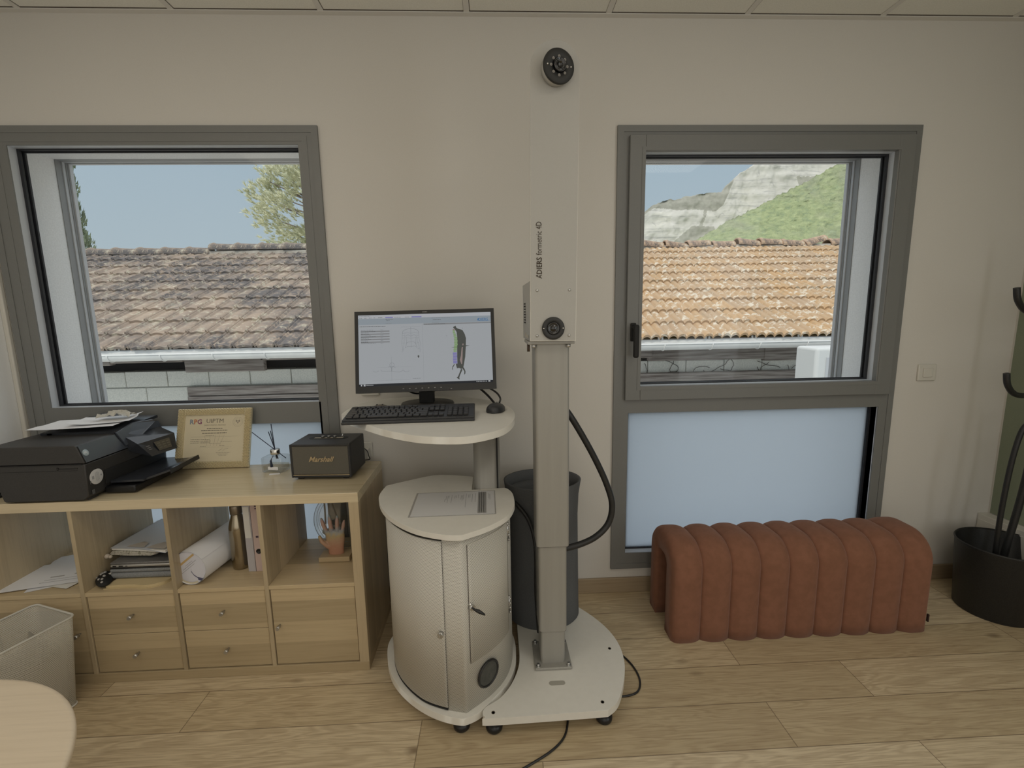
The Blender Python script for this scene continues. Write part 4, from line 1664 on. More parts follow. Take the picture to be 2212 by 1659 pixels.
for (tx, ty, tz, bx) in ((-0.066, -0.012, 0.150, 0.012), (-0.017, 0.0, 0.150, 0.004), (-0.013, 0.006, 0.152, 0.003), (-0.004, -0.002, 0.180, 0.001)):
    mb = MB()
    d_ = Vector((tx, ty, tz)) - Vector((0, 0, 0.08))
    mb.cyl(tuple(Vector((0, 0, 0.08)) - d_ * (0.034 / d_.z)), (tx, ty, tz), 0.0014, 8)
    build('reed', mb, REED, rd)
mb = MB()
mb.box(-0.012, 0.022, -0.0308, -0.0302, 0.012, 0.024, M=Matrix.Identity(4))
build('hang_tag', mb, PAPER, rd)
mb = MB()
mb.tube([(0.002, -0.017, 0.062), (0.0, -0.024, 0.055), (0.0, -0.031, 0.046), (0.002, -0.0315, 0.024)], [0.0012, 0.001, 0.003, 0.0045], 8)
build('tassel', mb, REED, rd)
mb = MB()
mb.box(-0.016, 0.016, -0.050, -0.036, 0.0, 0.001, M=Matrix.Rotation(0.35, 4, 'Z'))
build('card_tag', mb, PAPER, rd)

# ---- framed certificate leaning on the window frame
fr = empty('framed_certificate', (-0.754, -0.105, ZT))
tag(fr, 'gold quilted picture frame with a yellowish certificate leaning against the window', 'picture frame')
TILT = math.radians(-17)
MFR = Matrix.Rotation(math.radians(0), 4, 'Z') @ Matrix.Rotation(TILT, 4, 'X')
FW, FH, FB = 0.330, 0.272, 0.030
QGOLD = mat('quilted_gold', (0.68, 0.60, 0.41), 0.28, 0.4)
mb = MB()
BARS = ((-FW / 2, -FW / 2 + FB, 0, FH), (FW / 2 - FB, FW / 2, 0, FH), (-FW / 2 + FB, FW / 2 - FB, 0, FB), (-FW / 2 + FB, FW / 2 - FB, FH - FB, FH))
for (a0, a1, b0, b1) in BARS:
    mb.box(a0, a1, -0.011, 0.0, b0, b1, 0, 0.0, 1, M=MFR)
build('gold_frame', mb, QGOLD, fr)
mb = MB()
pw = 0.0125
for (a0, a1, b0, b1) in BARS:
    i0, i1 = int(a0 / pw * 2) - 2, int(a1 / pw * 2) + 2
    for i in range(i0, i1 + 1):
        for j in range(-1, int(b1 / pw * 2) + 2):
            if (i + j) % 2:
                continue
            cx_, cz_ = i * pw / 2, j * pw / 2
            if not (a0 - 0.001 <= cx_ <= a1 + 0.001 and b0 - 0.001 <= cz_ <= b1 + 0.001):
                continue
            q = [(cx_ - pw / 2, cz_), (cx_, cz_ - pw / 2), (cx_ + pw / 2, cz_), (cx_, cz_ + pw / 2)]
            q = [(min(a1, max(a0, x_)), min(b1, max(b0, z_))) for x_, z_ in q]
            tip = tuple(MFR @ Vector((min(a1 - 0.001, max(a0 + 0.001, cx_)), -0.0178, min(b1 - 0.001, max(b0 + 0.001, cz_)))))
            P4 = [tuple(MFR @ Vector((x_, -0.0112, z_))) for x_, z_ in q]
            for k in range(4):
                if (Vector(P4[k]) - Vector(P4[(k + 1) % 4])).length > 1e-4:
                    mb.face([P4[k], P4[(k + 1) % 4], tip])
build('quilted_relief', mb, QGOLD, fr)
CERT = mat('certificate_paper', (0.66, 0.585, 0.42), 0.7)
mb = MB()
mb.box(-FW / 2 + FB, FW / 2 - FB, -0.006, -0.002, FB, FH - FB, M=MFR)
ct = build('certificate', mb, CERT, fr)
TX = {'d': mat('cert_dark_ink', (0.17, 0.15, 0.12), 0.8), 'm': mat('cert_mid_ink', (0.33, 0.29, 0.22), 0.8), 'b': mat('cert_blue', (0.20, 0.24, 0.30), 0.8), 'r': mat('cert_red', (0.52, 0.20, 0.10), 0.8), 'p': mat('cert_plum', (0.28, 0.11, 0.18), 0.8)}
TXL = list(TX.values())
mb = MB()


def ctext(s_, x_, z_, size, mi, bold=0.0, align='CENTER'):
    me_ = text_mesh(s_, size, bold=bold, align=align)
    mb.mesh(me_, MFR @ Matrix.Translation((x_, -0.0066, z_)) @ Matrix.Rotation(PI / 2, 4, 'X'), mi)


ctext('R', -0.105, 0.202, 0.030, 2, 0.0008)
ctext('P', -0.088, 0.202, 0.030, 3, 0.0008)
ctext('G', -0.069, 0.202, 0.030, 4, 0.0008)
ctext('UIPTM', 0.0, 0.205, 0.028, 0)
ctext('SAINT-MONT, FRANCE', 0.0, 0.192, 0.0095, 1)


def cline(x0_, x1_, z_, h=0.0022, mi=1, dash=0):
    if dash:
        rr_ = random.Random(int(z_ * 1e5))
        x_ = x0_
        while x_ < x1_:
            w_ = rr_.uniform(0.004, 0.012)
            e = min(x_ + w_, x1_)
            mb.face([tuple(MFR @ Vector(p)) for p in ((x_, -0.0066, z_), (e, -0.0066, z_), (e, -0.0066, z_ + h), (x_, -0.0066, z_ + h))], mi)
            x_ += w_ + 0.0018
    else:
        mb.face([tuple(MFR @ Vector(p)) for p in ((x0_, -0.0066, z_), (x1_, -0.0066, z_), (x1_, -0.0066, z_ + h), (x0_, -0.0066, z_ + h))], mi)


for x0_, x1_, z_, h_, mi_ in ((-0.035, 0.035, 0.178, 0.003, 0), (-0.060, 0.058, 0.169, 0.003, 0), (-0.055, 0.055, 0.157, 0.003, 0), (-0.04, 0.0, 0.147, 0.002, 1),
                              (-0.105, -0.065, 0.130, 0.002, 0), (-0.06, -0.02, 0.130, 0.002, 0), (-0.105, -0.065, 0.122, 0.002, 0), (-0.06, -0.015, 0.122, 0.002, 0), (-0.105, -0.065, 0.114, 0.002, 0), (-0.06, -0.018, 0.114, 0.002, 0),
                              (0.03, 0.080, 0.118, 0.0015, 1), (-0.02, 0.03, 0.110, 0.0015, 1), (-0.06, -0.035, 0.098, 0.002, 1), (0.026, 0.05, 0.099, 0.002, 1), (0.012, 0.075, 0.067, 0.002, 1), (0.020, 0.065, 0.061, 0.0015, 1), (0.025, 0.06, 0.055, 0.0015, 1)):
    cline(x0_, x1_, z_, h_, mi_, 1)
cline(-0.105, 0.105, 0.142, 0.0005, 1)
cline(-0.065, 0.08, 0.094, 0.0004, 1)
for rad_, h_ in ((0.0225, 0.0007), (0.0170, 0.0005)):
    for q in range(32):
        a, b = 2 * PI * q / 32, 2 * PI * (q + 1) / 32
        mb.face([tuple(MFR @ Vector((0.103 + math.cos(x_) * r2, -0.0066, 0.208 + math.sin(x_) * r2))) for x_, r2 in ((a, rad_), (b, rad_), (b, rad_ - h_), (a, rad_ - h_))], 1)
for (sx_, sz_, r_) in ((-0.006, 0.004, 0.0042), (0.006, 0.004, 0.0042), (0.0, -0.004, 0.0035)):
    mb.face([tuple(MFR @ Vector((0.103 + sx_ + math.cos(a) * r_, -0.0067, 0.208 + sz_ + math.sin(a) * r_ * 1.3))) for a in [2 * PI * q / 10 for q in range(10)]], 1)
# faint open-hand watermark strokes and a signature
for (xa, xb) in ((-0.03, -0.045), (-0.015, -0.02), (0.0, 0.005), (0.012, 0.025), (0.025, 0.045)):
    a, b = (xa, 0.10), (xb, 0.15)
    mb.face([tuple(MFR @ Vector(p)) for p in ((a[0], -0.0065, a[1]), (a[0] + 0.0007, -0.0065, a[1]), (b[0] + 0.0007, -0.0065, b[1]), (b[0], -0.0065, b[1]))], 1)
sg = [(0.022, 0.078), (0.035, 0.082), (0.04, 0.090), (0.041, 0.074), (0.05, 0.084), (0.066, 0.087)]
for a, b in zip(sg, sg[1:]):
    mb.face([tuple(MFR @ Vector(p)) for p in ((a[0], -0.0066, a[1]), (b[0], -0.0066, b[1]), (b[0], -0.0066, b[1] + 0.0008), (a[0], -0.0066, a[1] + 0.0008))], 0)
build('lettering', mb, TXL, ct)
mb = MB()
mb.box(-0.04, 0.04, 0.0, 0.002, 0.02, 0.2, M=MFR)
build('easel_back', mb, BLACK_M, fr)

# ---- printer
pr_ = empty('printer', (-1.15, -0.25, ZT))
tag(pr_, 'black multifunction printer with open trays at the left end of the unit', 'printer')
PRN = noisy('printer_dark_plastic', (0.032, 0.030, 0.029), (0.042, 0.040, 0.038), 350, 0.5, 0.15, 0.0005)
PRG = mat('printer_glossy_plastic', (0.030, 0.033, 0.040), 0.22)
PRK = mat('printer_black_plastic', (0.008, 0.008, 0.009), 0.35)
ya, yb = -0.468, -0.045


def xz_prism(mb, prof, y0_, y1_, mi=0, bev=0.0):
    n0 = len(mb.bm.verts)
    a = [mb.bm.verts.new((x_, y0_, z_)) for x_, z_ in prof]
    b = [mb.bm.verts.new((x_, y1_, z_)) for x_, z_ in prof]
    f1 = mb.bm.faces.new(a)
    f2 = mb.bm.faces.new(b[::-1])
    f1.material_index = f2.material_index = mi
    n = len(a)
    for i in range(n):
        f = mb.bm.faces.new((a[(i + 1) % n], a[i], b[i], b[(i + 1) % n]))
        f.material_index = mi
    if bev:
        es = list(set(e for v in a + b for e in v.link_edges))
        rr_ = bmesh.ops.bevel(mb.bm, geom=es, offset=bev, segments=2, profile=0.5, affect='EDGES', clamp_overlap=True)
        for f in rr_['faces']:
            f.smooth = True
            f.material_index = mi


# body: tapered at the rear bottom
mb = MB()
xz_prism(mb, [(-1.302, ZT + 0.010), (-1.296, ZT + 0.006), (-1.012, ZT + 0.006), (-0.996, ZT + 0.020), (-0.990, 0.911), (-1.330, 0.911), (-1.330, 0.880), (-1.318, 0.850)], ya, yb, 0, 0.004)
for fx in (-1.27, -1.05):
    mb.box(fx - 0.04, fx + 0.04, ya + 0.02, ya + 0.06, ZT, ZT + 0.008, 0, 0.002)
    mb.box(fx - 0.04, fx + 0.04, yb - 0.06, yb - 0.02, ZT, ZT + 0.008, 0, 0.002)
bd = build('body', mb, PRN, pr_, world=True)
mb = MB()
mb.box(-1.33, -1.0, ya - 0.0012, ya + 0.002, 0.9085, 0.9125)
mb.box(-1.33, -1.02, ya - 0.0008, ya + 0.002, 0.8875, 0.8885)
mb.box(-1.095, -1.018, ya - 0.0015, ya + 0.002, 0.894, 0.897)
mb.ball((-1.09, ya, 0.896), 0.005, 0)
build('side_groove', mb, PRK, bd, world=False).data.transform(Matrix.Translation(-Vector(pr_.location)))
mb = MB()
xz_prism(mb, [(-1.335, 0.914), (-0.990, 0.914), (-1.012, 0.978), (-1.020, 0.983), (-1.335, 0.983)], ya, yb, 0, 0.003)
ld = build('scanner_lid', mb, PRN, pr_, world=True)
mb = MB()
# glossy bevel strip along the front of the lid, front half
mb.face([(-0.9885, ya + 0.006, 0.916), (-1.0105, ya + 0.006, 0.980), (-1.0105, -0.292, 0.980), (-0.9885, -0.272, 0.916)])
mb.face([(-0.9885, -0.270, 0.916), (-1.0105, -0.289, 0.980), (-1.0105, yb, 0.980), (-0.9885, yb, 0.916)])
build('glossy_strip', mb, mat('printer_skylit_gloss', (0.055, 0.065, 0.085), 0.25, spec=0.9), ld, world=False).data.transform(Matrix.Translation(-Vector(pr_.location)))  # blue window light on the bevel tinted into the plastic colour


def to_local(o):
    o.data.transform(Matrix.Translation(-Vector(pr_.location)))
    return o


# round brand badge on the glossy strip and round sticker on the front
def disc_on(parent, name, c, nrm, r, mats, thick=0.0012, n=28):
    q = Vector(nrm).to_track_quat('Z', 'Y').to_matrix().to_4x4()
    MM = Matrix.Translation(c) @ q
    mb_ = MB()
    mb_.lathe([(0, 0), (r, 0), (r, thick * 0.7), (r * 0.96, thick), (0, thick)], n=n, M=MM)
    return to_local(build(name, mb_, mats, parent)), MM


dn = Vector((0.064, 0, 0.022)).normalized()
bg, MM = disc_on(ld, 'round_badge', (-1.0005, -0.445, 0.950), tuple(dn), 0.0125, mat('pale_badge', (0.40, 0.48, 0.52), 0.3))
mb = MB()
tm = text_mesh('hp', 0.014, shear=0.3, bold=0.0004, align='CENTER')
mb.mesh(tm, MM @ Matrix.Rotation(PI, 4, 'Z') @ Matrix.Rotation(PI / 2 * 0, 4, 'Z') @ Matrix.Translation((0, -0.004, 0.0016)))
lg = to_local(build('badge_logo', mb, mat('badge_white', (0.75, 0.78, 0.80), 0.4), ld))
st, MM = disc_on(bd, 'round_sticker', (-0.9925, -0.425, 0.850), (1, 0, 0.01), 0.030, mat('white_sticker', (0.62, 0.61, 0.60), 0.6))
mb = MB()
for i, wv_ in enumerate((0.030, 0.036, 0.036, 0.030)):
    mb.box(-wv_ / 2, wv_ / 2, 0.004 - i * 0.0045, 0.0052 - i * 0.0045, 0.0012, 0.0016)
mb.box(-0.006, 0.006, 0.012, 0.021, 0.0012, 0.0016)
mb.lathe([(0, 0.0012), (0.0035, 0.0012), (0.0035, 0.0016), (0, 0.0016)], cx=0, cy=-0.019, n=14)
mb.bm.transform(MM @ Matrix.Rotation(PI / 2, 4, 'Z'))
to_local(build('sticker_print', mb, INK_G, bd))
mb = MB()
mb.box(-0.9905, -0.9885, -0.455, -0.445, 0.790, 0.806)
mb.box(-0.9905, -0.9885, -0.458, -0.455, 0.830, 0.842)
to_local(build('usb_port', mb, mat('port_grey', (0.10, 0.10, 0.10), 0.4), bd))

# document tray on the lid: floor rising to the rear, two side walls
mb = MB()
def quadbox(mb, p, th):
    """p: four corner points (ccw seen from above); th: downward thickness"""
    lo = [Vector(q) - Vector((0, 0, th)) for q in p]
    mb.face([tuple(q) for q in p])
    mb.face([tuple(q) for q in lo[::-1]])
    for i in range(4):
        j = (i + 1) % 4
        mb.face([tuple(lo[i]), tuple(lo[j]), tuple(p[j]), tuple(p[i])])


quadbox(mb, [(-1.30, -0.292, 0.992), (-1.012, -0.292, 0.992), (-1.000, -0.060, 1.010), (-1.30, -0.060, 1.010)], 0.012)
dt = build('document_tray', mb, PRG, pr_, world=True)
mb = MB()
# front wall seen as a blade rising to the rear
pts = [(-1.006, -0.289, 0.985), (-0.986, -0.272, 0.928), (-0.975, -0.20, 0.950), (-0.982, -0.105, 0.990), (-0.984, -0.112, 1.000), (-1.004, -0.20, 1.006)]
a = [Vector(p) for p in pts]
b = [p + Vector((-0.006, 0.0, 0.001)) for p in a]
mb.face([tuple(p) for p in a])
mb.face([tuple(p) for p in b[::-1]])
for i in range(len(a)):
    j = (i + 1) % len(a)
    mb.face([tuple(a[i]), tuple(a[j]), tuple(b[j]), tuple(b[i])])
to_local(build('tray_wall', mb, mat('printer_skylit_black', (0.06, 0.07, 0.09), 0.3, spec=0.9), dt))  # same blue light painted into the wall's plastic
mb = MB()
quadbox(mb, [(-1.275, -0.292, 0.990), (-1.255, -0.292, 0.990), (-1.215, -0.085, 1.018), (-1.245, -0.085, 1.018)], 0.012)
quadbox(mb, [(-1.245, -0.115, 1.016), (-1.120, -0.115, 1.008), (-1.130, -0.060, 1.020), (-1.235, -0.060, 1.026)], 0.010)
to_local(build('tray_flap', mb, PRK, dt))
# control panel on a tilted arm at the far front corner
mb = MB()
P0, P1, P2, P3 = Vector((-0.945, -0.268, 0.930)), Vector((-0.912, -0.095, 0.932)), Vector((-0.905, -0.100, 0.862)), Vector((-0.935, -0.205, 0.862))
back = [Vector((-0.992, -0.262, 0.958)), Vector((-0.992, -0.070, 0.958)), Vector((-0.992, -0.070, 0.866)), Vector((-0.992, -0.262, 0.900))]
P3 = Vector((-0.915, -0.240, 0.868))
fr_ = [P0, P1, P2, P3]
mb.face([tuple(p) for p in fr_])
mb.face([tuple(p) for p in back[::-1]])
for i in range(4):
    j = (i + 1) % 4
    mb.face([tuple(fr_[j]), tuple(fr_[i]), tuple(back[i]), tuple(back[j])])
cp = build('control_panel', mb, PRG, pr_, world=True)


def onface(u, v, off=0.0012):
    top = P0.lerp(P1, u)
    bot = P3.lerp(P2, u)
    n = (P1 - P0).cross(P3 - P0).normalized()
    if n.x < 0:
        n = -n
    return tuple(top.lerp(bot, v) + n * off)


mb = MB()
mb.face([onface(0.36, 0.18), onface(0.82, 0.18), onface(0.82, 0.80), onface(0.36, 0.80)], 0)
for v in (0.30, 0.45, 0.60):
    for u in (0.42, 0.56, 0.70):
        mb.face([onface(u, v, 0.0018), onface(u + 0.09, v, 0.0018), onface(u + 0.09, v + 0.06, 0.0018), onface(u, v + 0.06, 0.0018)], 1)
to_local(build('touch_screen', mb, [mat('dim_lcd', (0.10, 0.09, 0.07), 0.3), mat('lcd_icons', (0.17, 0.16, 0.12), 0.4)], cp))
mb = MB()
for v in (0.3, 0.42, 0.54):
    mb.face([onface(0.10, v, 0.0015), onface(0.20, v, 0.0015), onface(0.20, v + 0.03, 0.0015), onface(0.10, v + 0.03, 0.0015)])
to_local(build('panel_marks', mb, mat('panel_print', (0.25, 0.25, 0.24), 0.5), cp))
# recessed paper bay, lower cassette, output tray
mb = MB()
mb.box(-0.996, -0.880, -0.395, -0.06, ZT + 0.004, 0.797, bev=0.006)
build('paper_cassette', mb, PRK, pr_, world=True)
mb = MB()
quadbox(mb, [(-0.985, -0.375, 0.812), (-0.860, -0.375, 0.815), (-0.860, -0.075, 0.815), (-0.985, -0.075, 0.812)], 0.008)
quadbox(mb, [(-0.860, -0.360, 0.815), (-0.775, -0.345, 0.842), (-0.775, -0.160, 0.846), (-0.860, -0.100, 0.815)], 0.008)
ot = build('output_tray', mb, PRG, pr_, world=True)
mb = MB()
quadbox(mb, [(-0.852, -0.285, 0.8195), (-0.790, -0.275, 0.8395), (-0.790, -0.215, 0.8405), (-0.852, -0.195, 0.8195)], 0.002)
quadbox(mb, [(-0.775, -0.345, 0.841), (-0.775, -0.160, 0.845), (-0.772, -0.160, 0.832), (-0.772, -0.345, 0.828)], 0.004)
to_local(build('tray_extension', mb, PRK, ot))
mb = MB()
mb.box(-0.9915, -0.988, -0.39, -0.065, 0.806, 0.862)
build('output_slot', mb, BLACK_M, pr_, world=True)
# sheets lying in the document tray
sheet('paper_sheet', -1.185, -0.215, 1.012, 0.297, 0.19, math.radians(10), PAPER, 'white sheet hanging over the rear edge of the printer document tray', 'paper', curl=0.004)
ps2 = sheet('paper_sheet', -1.125, -0.180, 1.0175, 0.21, 0.16, math.radians(18), PAPER, 'upper creased sheet in the printer document tray', 'paper', curl=0.012, lines=[(0.15, 0.30, 0.3, 0.02, 0), (0.10, 0.45, 0.25, 0.02, 0)])
cpl = empty('crumpled_paper', (-1.095, -0.165, 1.024))
tag(cpl, 'crumpled translucent wrapper lying on the printer tray sheets', 'paper')
mb = MB()
rows = []
rr = random.Random(8)
for i in range(9):
    rows.append([(-0.06 + 0.12 * i / 8, -0.035 + 0.07 * j / 6, 0.012 + 0.011 * rr.uniform(-1, 1) + 0.010 * math.sin(i / 8 * PI)) for j in range(7)])
mb.grid(rows, smooth=False)
mb.grid([[(p[0], p[1], p[2] - 0.001) for p in r] for r in rows], smooth=False)
build('wrapper', mb, mat('cream_wrapper', (0.55, 0.53, 0.47), 0.6), cpl)
# dark ring binder stack at the far left behind the printer
bk = empty('black_folder', (-1.44, -0.33, ZT))
tag(bk, 'black folder with shiny edge at the far left behind the printer', 'folder')
mb = MB()
mb.box(-0.06, 0.055, -0.10, 0.12, 0, 0.012, bev=0.003)
mb.box(-0.06, 0.050, -0.10, 0.12, 0.014, 0.022, bev=0.003)
build('cover', mb, BLACK, bk)
mb = MB()
mb.box(-0.06, 0.045, -0.09, 0.11, 0.0225, 0.050, bev=0.010, seg=3)
build('shiny_wrap', mb, mat('shiny_grey_wrap', (0.16, 0.16, 0.17), 0.2, 0.3), bk)


# ================================================================== COMPUTER CART
cart = empty('computer_cart', (0.34, -0.50, 0))
tag(cart, 'white rolling computer cart with perforated drum cabinet and raised desktop', 'computer cart')
BX = [(.069, -.43), (.088, -.513), (.121, -.591), (.168, -.654), (.232, -.715), (.304, -.762), (.37, -.788), (.41, -.796), (.463, -.768), (.522, -.701), (.564, -.646), (.592, -.575), (.600, -.50), (.597, -.42), (.57, -.33), (.50, -.25), (.40, -.205), (.30, -.20), (.19, -.235), (.105, -.31), (.075, -.37)]
mb = MB()
mb.prism(catmull(BX, corners=(7,), k=5), 0.047, 0.075, bev=0.002, smooth_side=True)
build('base_plate', mb, WHITE_L, cart, world=True)
FOOT = mat('black_levelling_foot', (0.010, 0.010, 0.011), 0.35)


def lev_foot(parent, x, y):
    mb_ = MB()
    mb_.lathe([(0, 0), (0.024, 0), (0.029, 0.006), (0.030, 0.016), (0.024, 0.028), (0.010, 0.030), (0.010, 0.047), (0, 0.047)], x, y, 24)
    return build('levelling_foot', mb_, FOOT, parent, world=True)


for fx, fy in ((0.395, -0.752), (0.115, -0.47), (0.33, -0.235), (0.565, -0.44)):
    lev_foot(cart, fx, fy)
CBX = [(.111, -.43), (.122, -.525), (.169, -.621), (.251, -.708), (.330, -.750), (.415, -.774), (.495, -.707), (.550, -.637), (.580, -.553), (.585, -.463), (.562, -.36), (.5, -.28), (.4, -.235), (.3, -.228), (.2, -.258), (.135, -.335)]
cab_out = catmull(CBX, corners=(5,), k=8)
mb = MB()
mb.prism(cab_out, 0.075, 0.717, smooth_side=True)
# strip of plain white powder coated metal for the rear part of the drum
for f in mb.bm.faces:
    c_ = f.calc_center_median()
    if abs(f.normal.z) > 0.5:
        f.material_index = 1
build('drum_cabinet', mb, [PERF, WHITE_P], cart, world=True)


def shell(outl, i0, i1, off, z0_, z1_, th=0.003, taper=False):
    """curved sheet following part of an outline, offset outwards"""
    mb_ = MB()
    n_ = len(outl)
    pts_ = [Vector(outl[i % n_]) for i in range(i0, i1 + 1)]
    cen = Vector((0.35, -0.50))
    nn = []
    for i, p in enumerate(pts_):
        t_ = pts_[min(i + 1, len(pts_) - 1)] - pts_[max(i - 1, 0)]
        t_.normalize()
        nrm = Vector((t_.y, -t_.x))
        if nrm.dot(p - cen) < 0:
            nrm = -nrm
        nn.append(nrm)
    d_ = [0]
    for a_, b_ in zip(pts_, pts_[1:]):
        d_.append(d_[-1] + (b_ - a_).length)
    o0 = [p + n__ * off for p, n__ in zip(pts_, nn)]
    o1 = [p + n__ * (off + th) for p, n__ in zip(pts_, nn)]
    for i in range(len(pts_) - 1):
        for z_a, z_b in ((z0_, z1_),):
            q = [(*o1[i], z_a), (*o1[i + 1], z_a), (*o1[i + 1], z_b), (*o1[i], z_b)]
            mb_.face(q, 0, [(d_[i], z_a), (d_[i + 1], z_a), (d_[i + 1], z_b), (d_[i], z_b)], smooth=True)
        mb_.face([(*o0[i], z1_), (*o0[i + 1], z1_), (*o1[i + 1], z1_), (*o1[i], z1_)])
        mb_.face([(*o0[i], z0_), (*o0[i + 1], z0_), (*o1[i + 1], z0_), (*o1[i], z0_)])
    for k_ in (0, len(pts_) - 1):
        mb_.face([(*o0[k_], z0_), (*o1[k_], z0_), (*o1[k_], z1_), (*o0[k_], z1_)], 1)
    bmesh.ops.remove_doubles(mb_.bm, verts=mb_.bm.verts, dist=1e-6)
    return mb_


DK = mat('door_edge_shadow', (0.10, 0.09, 0.08), 0.8)
# left door: from left side to just before the corner; right door: after the corner
iL0, iL1 = 2, 8 * 4 + 2
mbq = shell(cab_out, iL0, iL1, 0.0015, 0.088, 0.704)
dL = build('cabinet_door', mbq, [PERF, DK], cart, world=True)
mbq = shell(cab_out, iL0, iL1, 0.0005, 0.079, 0.084, 0.004)
build('door_gap_shade', mbq, [BLACK_M, BLACK_M], cart, world=True)  # black strips: shade of the slits below and above the door painted on
mbq = shell(cab_out, iL0, iL1, 0.0005, 0.707, 0.7125, 0.004)
build('door_gap_shade', mbq, [BLACK_M, BLACK_M], cart, world=True)
PERF2 = perforated('white_perforated_door', (0.70, 0.675, 0.61), 0.0056, 0.30, (0.20, 0.18, 0.15))
mbq = shell(cab_out, 8 * 5 + 2, 8 * 7 + 4, 0.0018, 0.255, 0.690)
dR = build('cabinet_door', mbq, [PERF2, DK], cart, world=True)


def out_dir(x_, y_):
    v_ = Vector((x_ - 0.35, y_ + 0.50, 0))
    return v_.normalized()


cofs = Matrix.Translation(-Vector(cart.location))
# locks
mb = MB()
pL = Vector((0.338, -0.757, 0.372))
mb.cyl(tuple(pL), tuple(pL + Vector((-0.003, -0.016, 0))), 0.0095, 20)
mb.box(-0.002, 0.002, -0.019, -0.016, -0.005, 0.005, M=Matrix.Translation(pL + Vector((-0.003, 0, 0))))
o = build('cam_lock', mb, STEEL, dL)
o.data.transform(cofs)
pR = Vector((0.4395, -0.7575, 0.466))
nR = Vector((0.64, -0.77, 0)).normalized()
mb = MB()
mb.cyl(tuple(pR), tuple(pR + nR * 0.014), 0.0095, 20)
o = build('cam_lock', mb, STEEL, dR)
o.data.transform(cofs)
mb = MB()
mb.tube([tuple(pR + nR * 0.014), tuple(pR + nR * 0.022), tuple(pR + nR * 0.030 + Vector((0.010, 0, -0.004))), tuple(pR + nR * 0.036 + Vector((0.026, 0, -0.014)))], [0.003, 0.004, 0.0065, 0.003], 8)
o = build('key', mb, BLACK, dR)
o.data.transform(cofs)
mb = MB()
mb.ball(tuple(pR + Vector((0.0, -0.006, 0.012))), 0.0055, 0)
o = build('key_ring', mb, CHROME, dR)
o.data.transform(cofs)
# hinges
for hz in (0.615, 0.325):
    mb = MB()
    hp_ = Vector(cab_out[8 * 7 + 4])
    c3 = Vector((hp_.x, hp_.y, 0)) + out_dir(hp_.x, hp_.y) * 0.006
    mb.cyl((c3.x, c3.y, hz), (c3.x, c3.y, hz + 0.07), 0.0042, 10)
    for dz in (0.008, 0.026, 0.044, 0.062):
        mb.ball((c3.x + 0.004, c3.y - 0.006, hz + dz), 0.0042, 0, u=8, v=6)
    o = build('hinge', mb, STEEL, dR)
    o.data.transform(cofs)
# round vent low on the right
vc = Vector((0.490, -0.7125, 0.175))
vn = Vector((0.70, -0.71, 0)).normalized()
MV = Matrix.Translation(vc) @ vn.to_track_quat('Z', 'Y').to_matrix().to_4x4()
mb = MB()
mb.lathe([(0, -0.008), (0.044, -0.008), (0.044, 0.004)], n=40, M=MV)
build('vent_recess', mb, noisy('dark_filter', (0.06, 0.062, 0.055), (0.09, 0.09, 0.08), 60, 0.8), cart, world=True)
mb = MB()
mb.tube([tuple(MV @ Vector((math.cos(a) * 0.046, math.sin(a) * 0.046, 0.004))) for a in [2 * PI * q / 44 for q in range(44)]], 0.0042, 8, closed=True)
build('vent_ring', mb, BLACK, cart, world=True)
# top plate with a notch around the post
TPX = [(.072, -.42), (.077, -.322), (.24, -.222), (.32, -.215), (.436, -.246), (.436, -.40), (.562, -.388), (.578, -.395), (.597, -.44), (.603, -.50), (.600, -.57), (.571, -.655), (.51, -.725), (.448, -.768), (.42, -.785), (.365, -.778), (.275, -.738), (.2, -.675), (.137, -.595), (.093, -.505)]
mb = MB()
mb.prism(catmull(TPX, corners=(1, 4, 5, 6, 14), k=5), 0.717, 0.736, bev=0.0015, smooth_side=False)
build('top_plate', mb, WHITE_L, cart, world=True)
# oval post
px0, py0 = 0.499, -0.352
mb = MB()
pts = [(px0 + (0.024 if math.cos(a) > 0 else -0.024) + math.cos(a) * 0.030, py0 + math.sin(a) * 0.040) for a in [2 * PI * q / 36 for q in range(36)]]
mb.prism(pts, 0.10, 1.032, smooth_side=True)
for f in mb.bm.faces:
    f.material_index = 0
build('post', mb, ALU_S, cart, world=True)
mb = MB()
mb.box(px0 + 0.040, px0 + 0.046, py0 - 0.036, py0 - 0.028, 0.72, 1.030)
build('post_slot', mb, BLACK_M, cart, world=True)
mb = MB()
mb.box(px0 - 0.07, px0 + 0.07, py0 - 0.09, py0 + 0.06, 1.026, 1.032)
build('post_bracket', mb, ALU_S, cart, world=True)
# desktop
DTX = [(.442, -.763), (.36, -.757), (.285, -.735), (.18, -.66), (.097, -.578), (.0, -.475), (-.055, -.405), (-.072, -.345), (-.068, -.22), (-.038, -.11), (.03, -.045), (.12, -.018), (.25, -.015), (.38, -.045), (.49, -.13), (.56, -.22), (.600, -.32), (.614, -.44), (.602, -.56), (.569, -.66), (.516, -.722)]
mb = MB()
mb.prism(catmull(DTX, k=5), 1.032, 1.056, bev=0.002, smooth_side=True)
build('desktop', mb, WHITE_L, cart, world=True)

# sleeve document on the cart top
dcm = empty('document_sheet', (0.378, -0.528, 0.7365), math.radians(0.8))
tag(dcm, 'printed sheet in a clear sleeve on the round top of the cart', 'document')
mb = MB()
mb.box(-0.149, 0.149, -0.106, 0.106, 0, 0.0008)
build('page', mb, mat('cool_white_page', (0.68, 0.68, 0.685), 0.5), dcm)
mb = MB()


def dl(x0_, x1_, y0_, y1_, mi=0):
    mb.face([(x0_, y0_, 0.0011), (x1_, y0_, 0.0011), (x1_, y1_, 0.0011), (x0_, y1_, 0.0011)], mi)


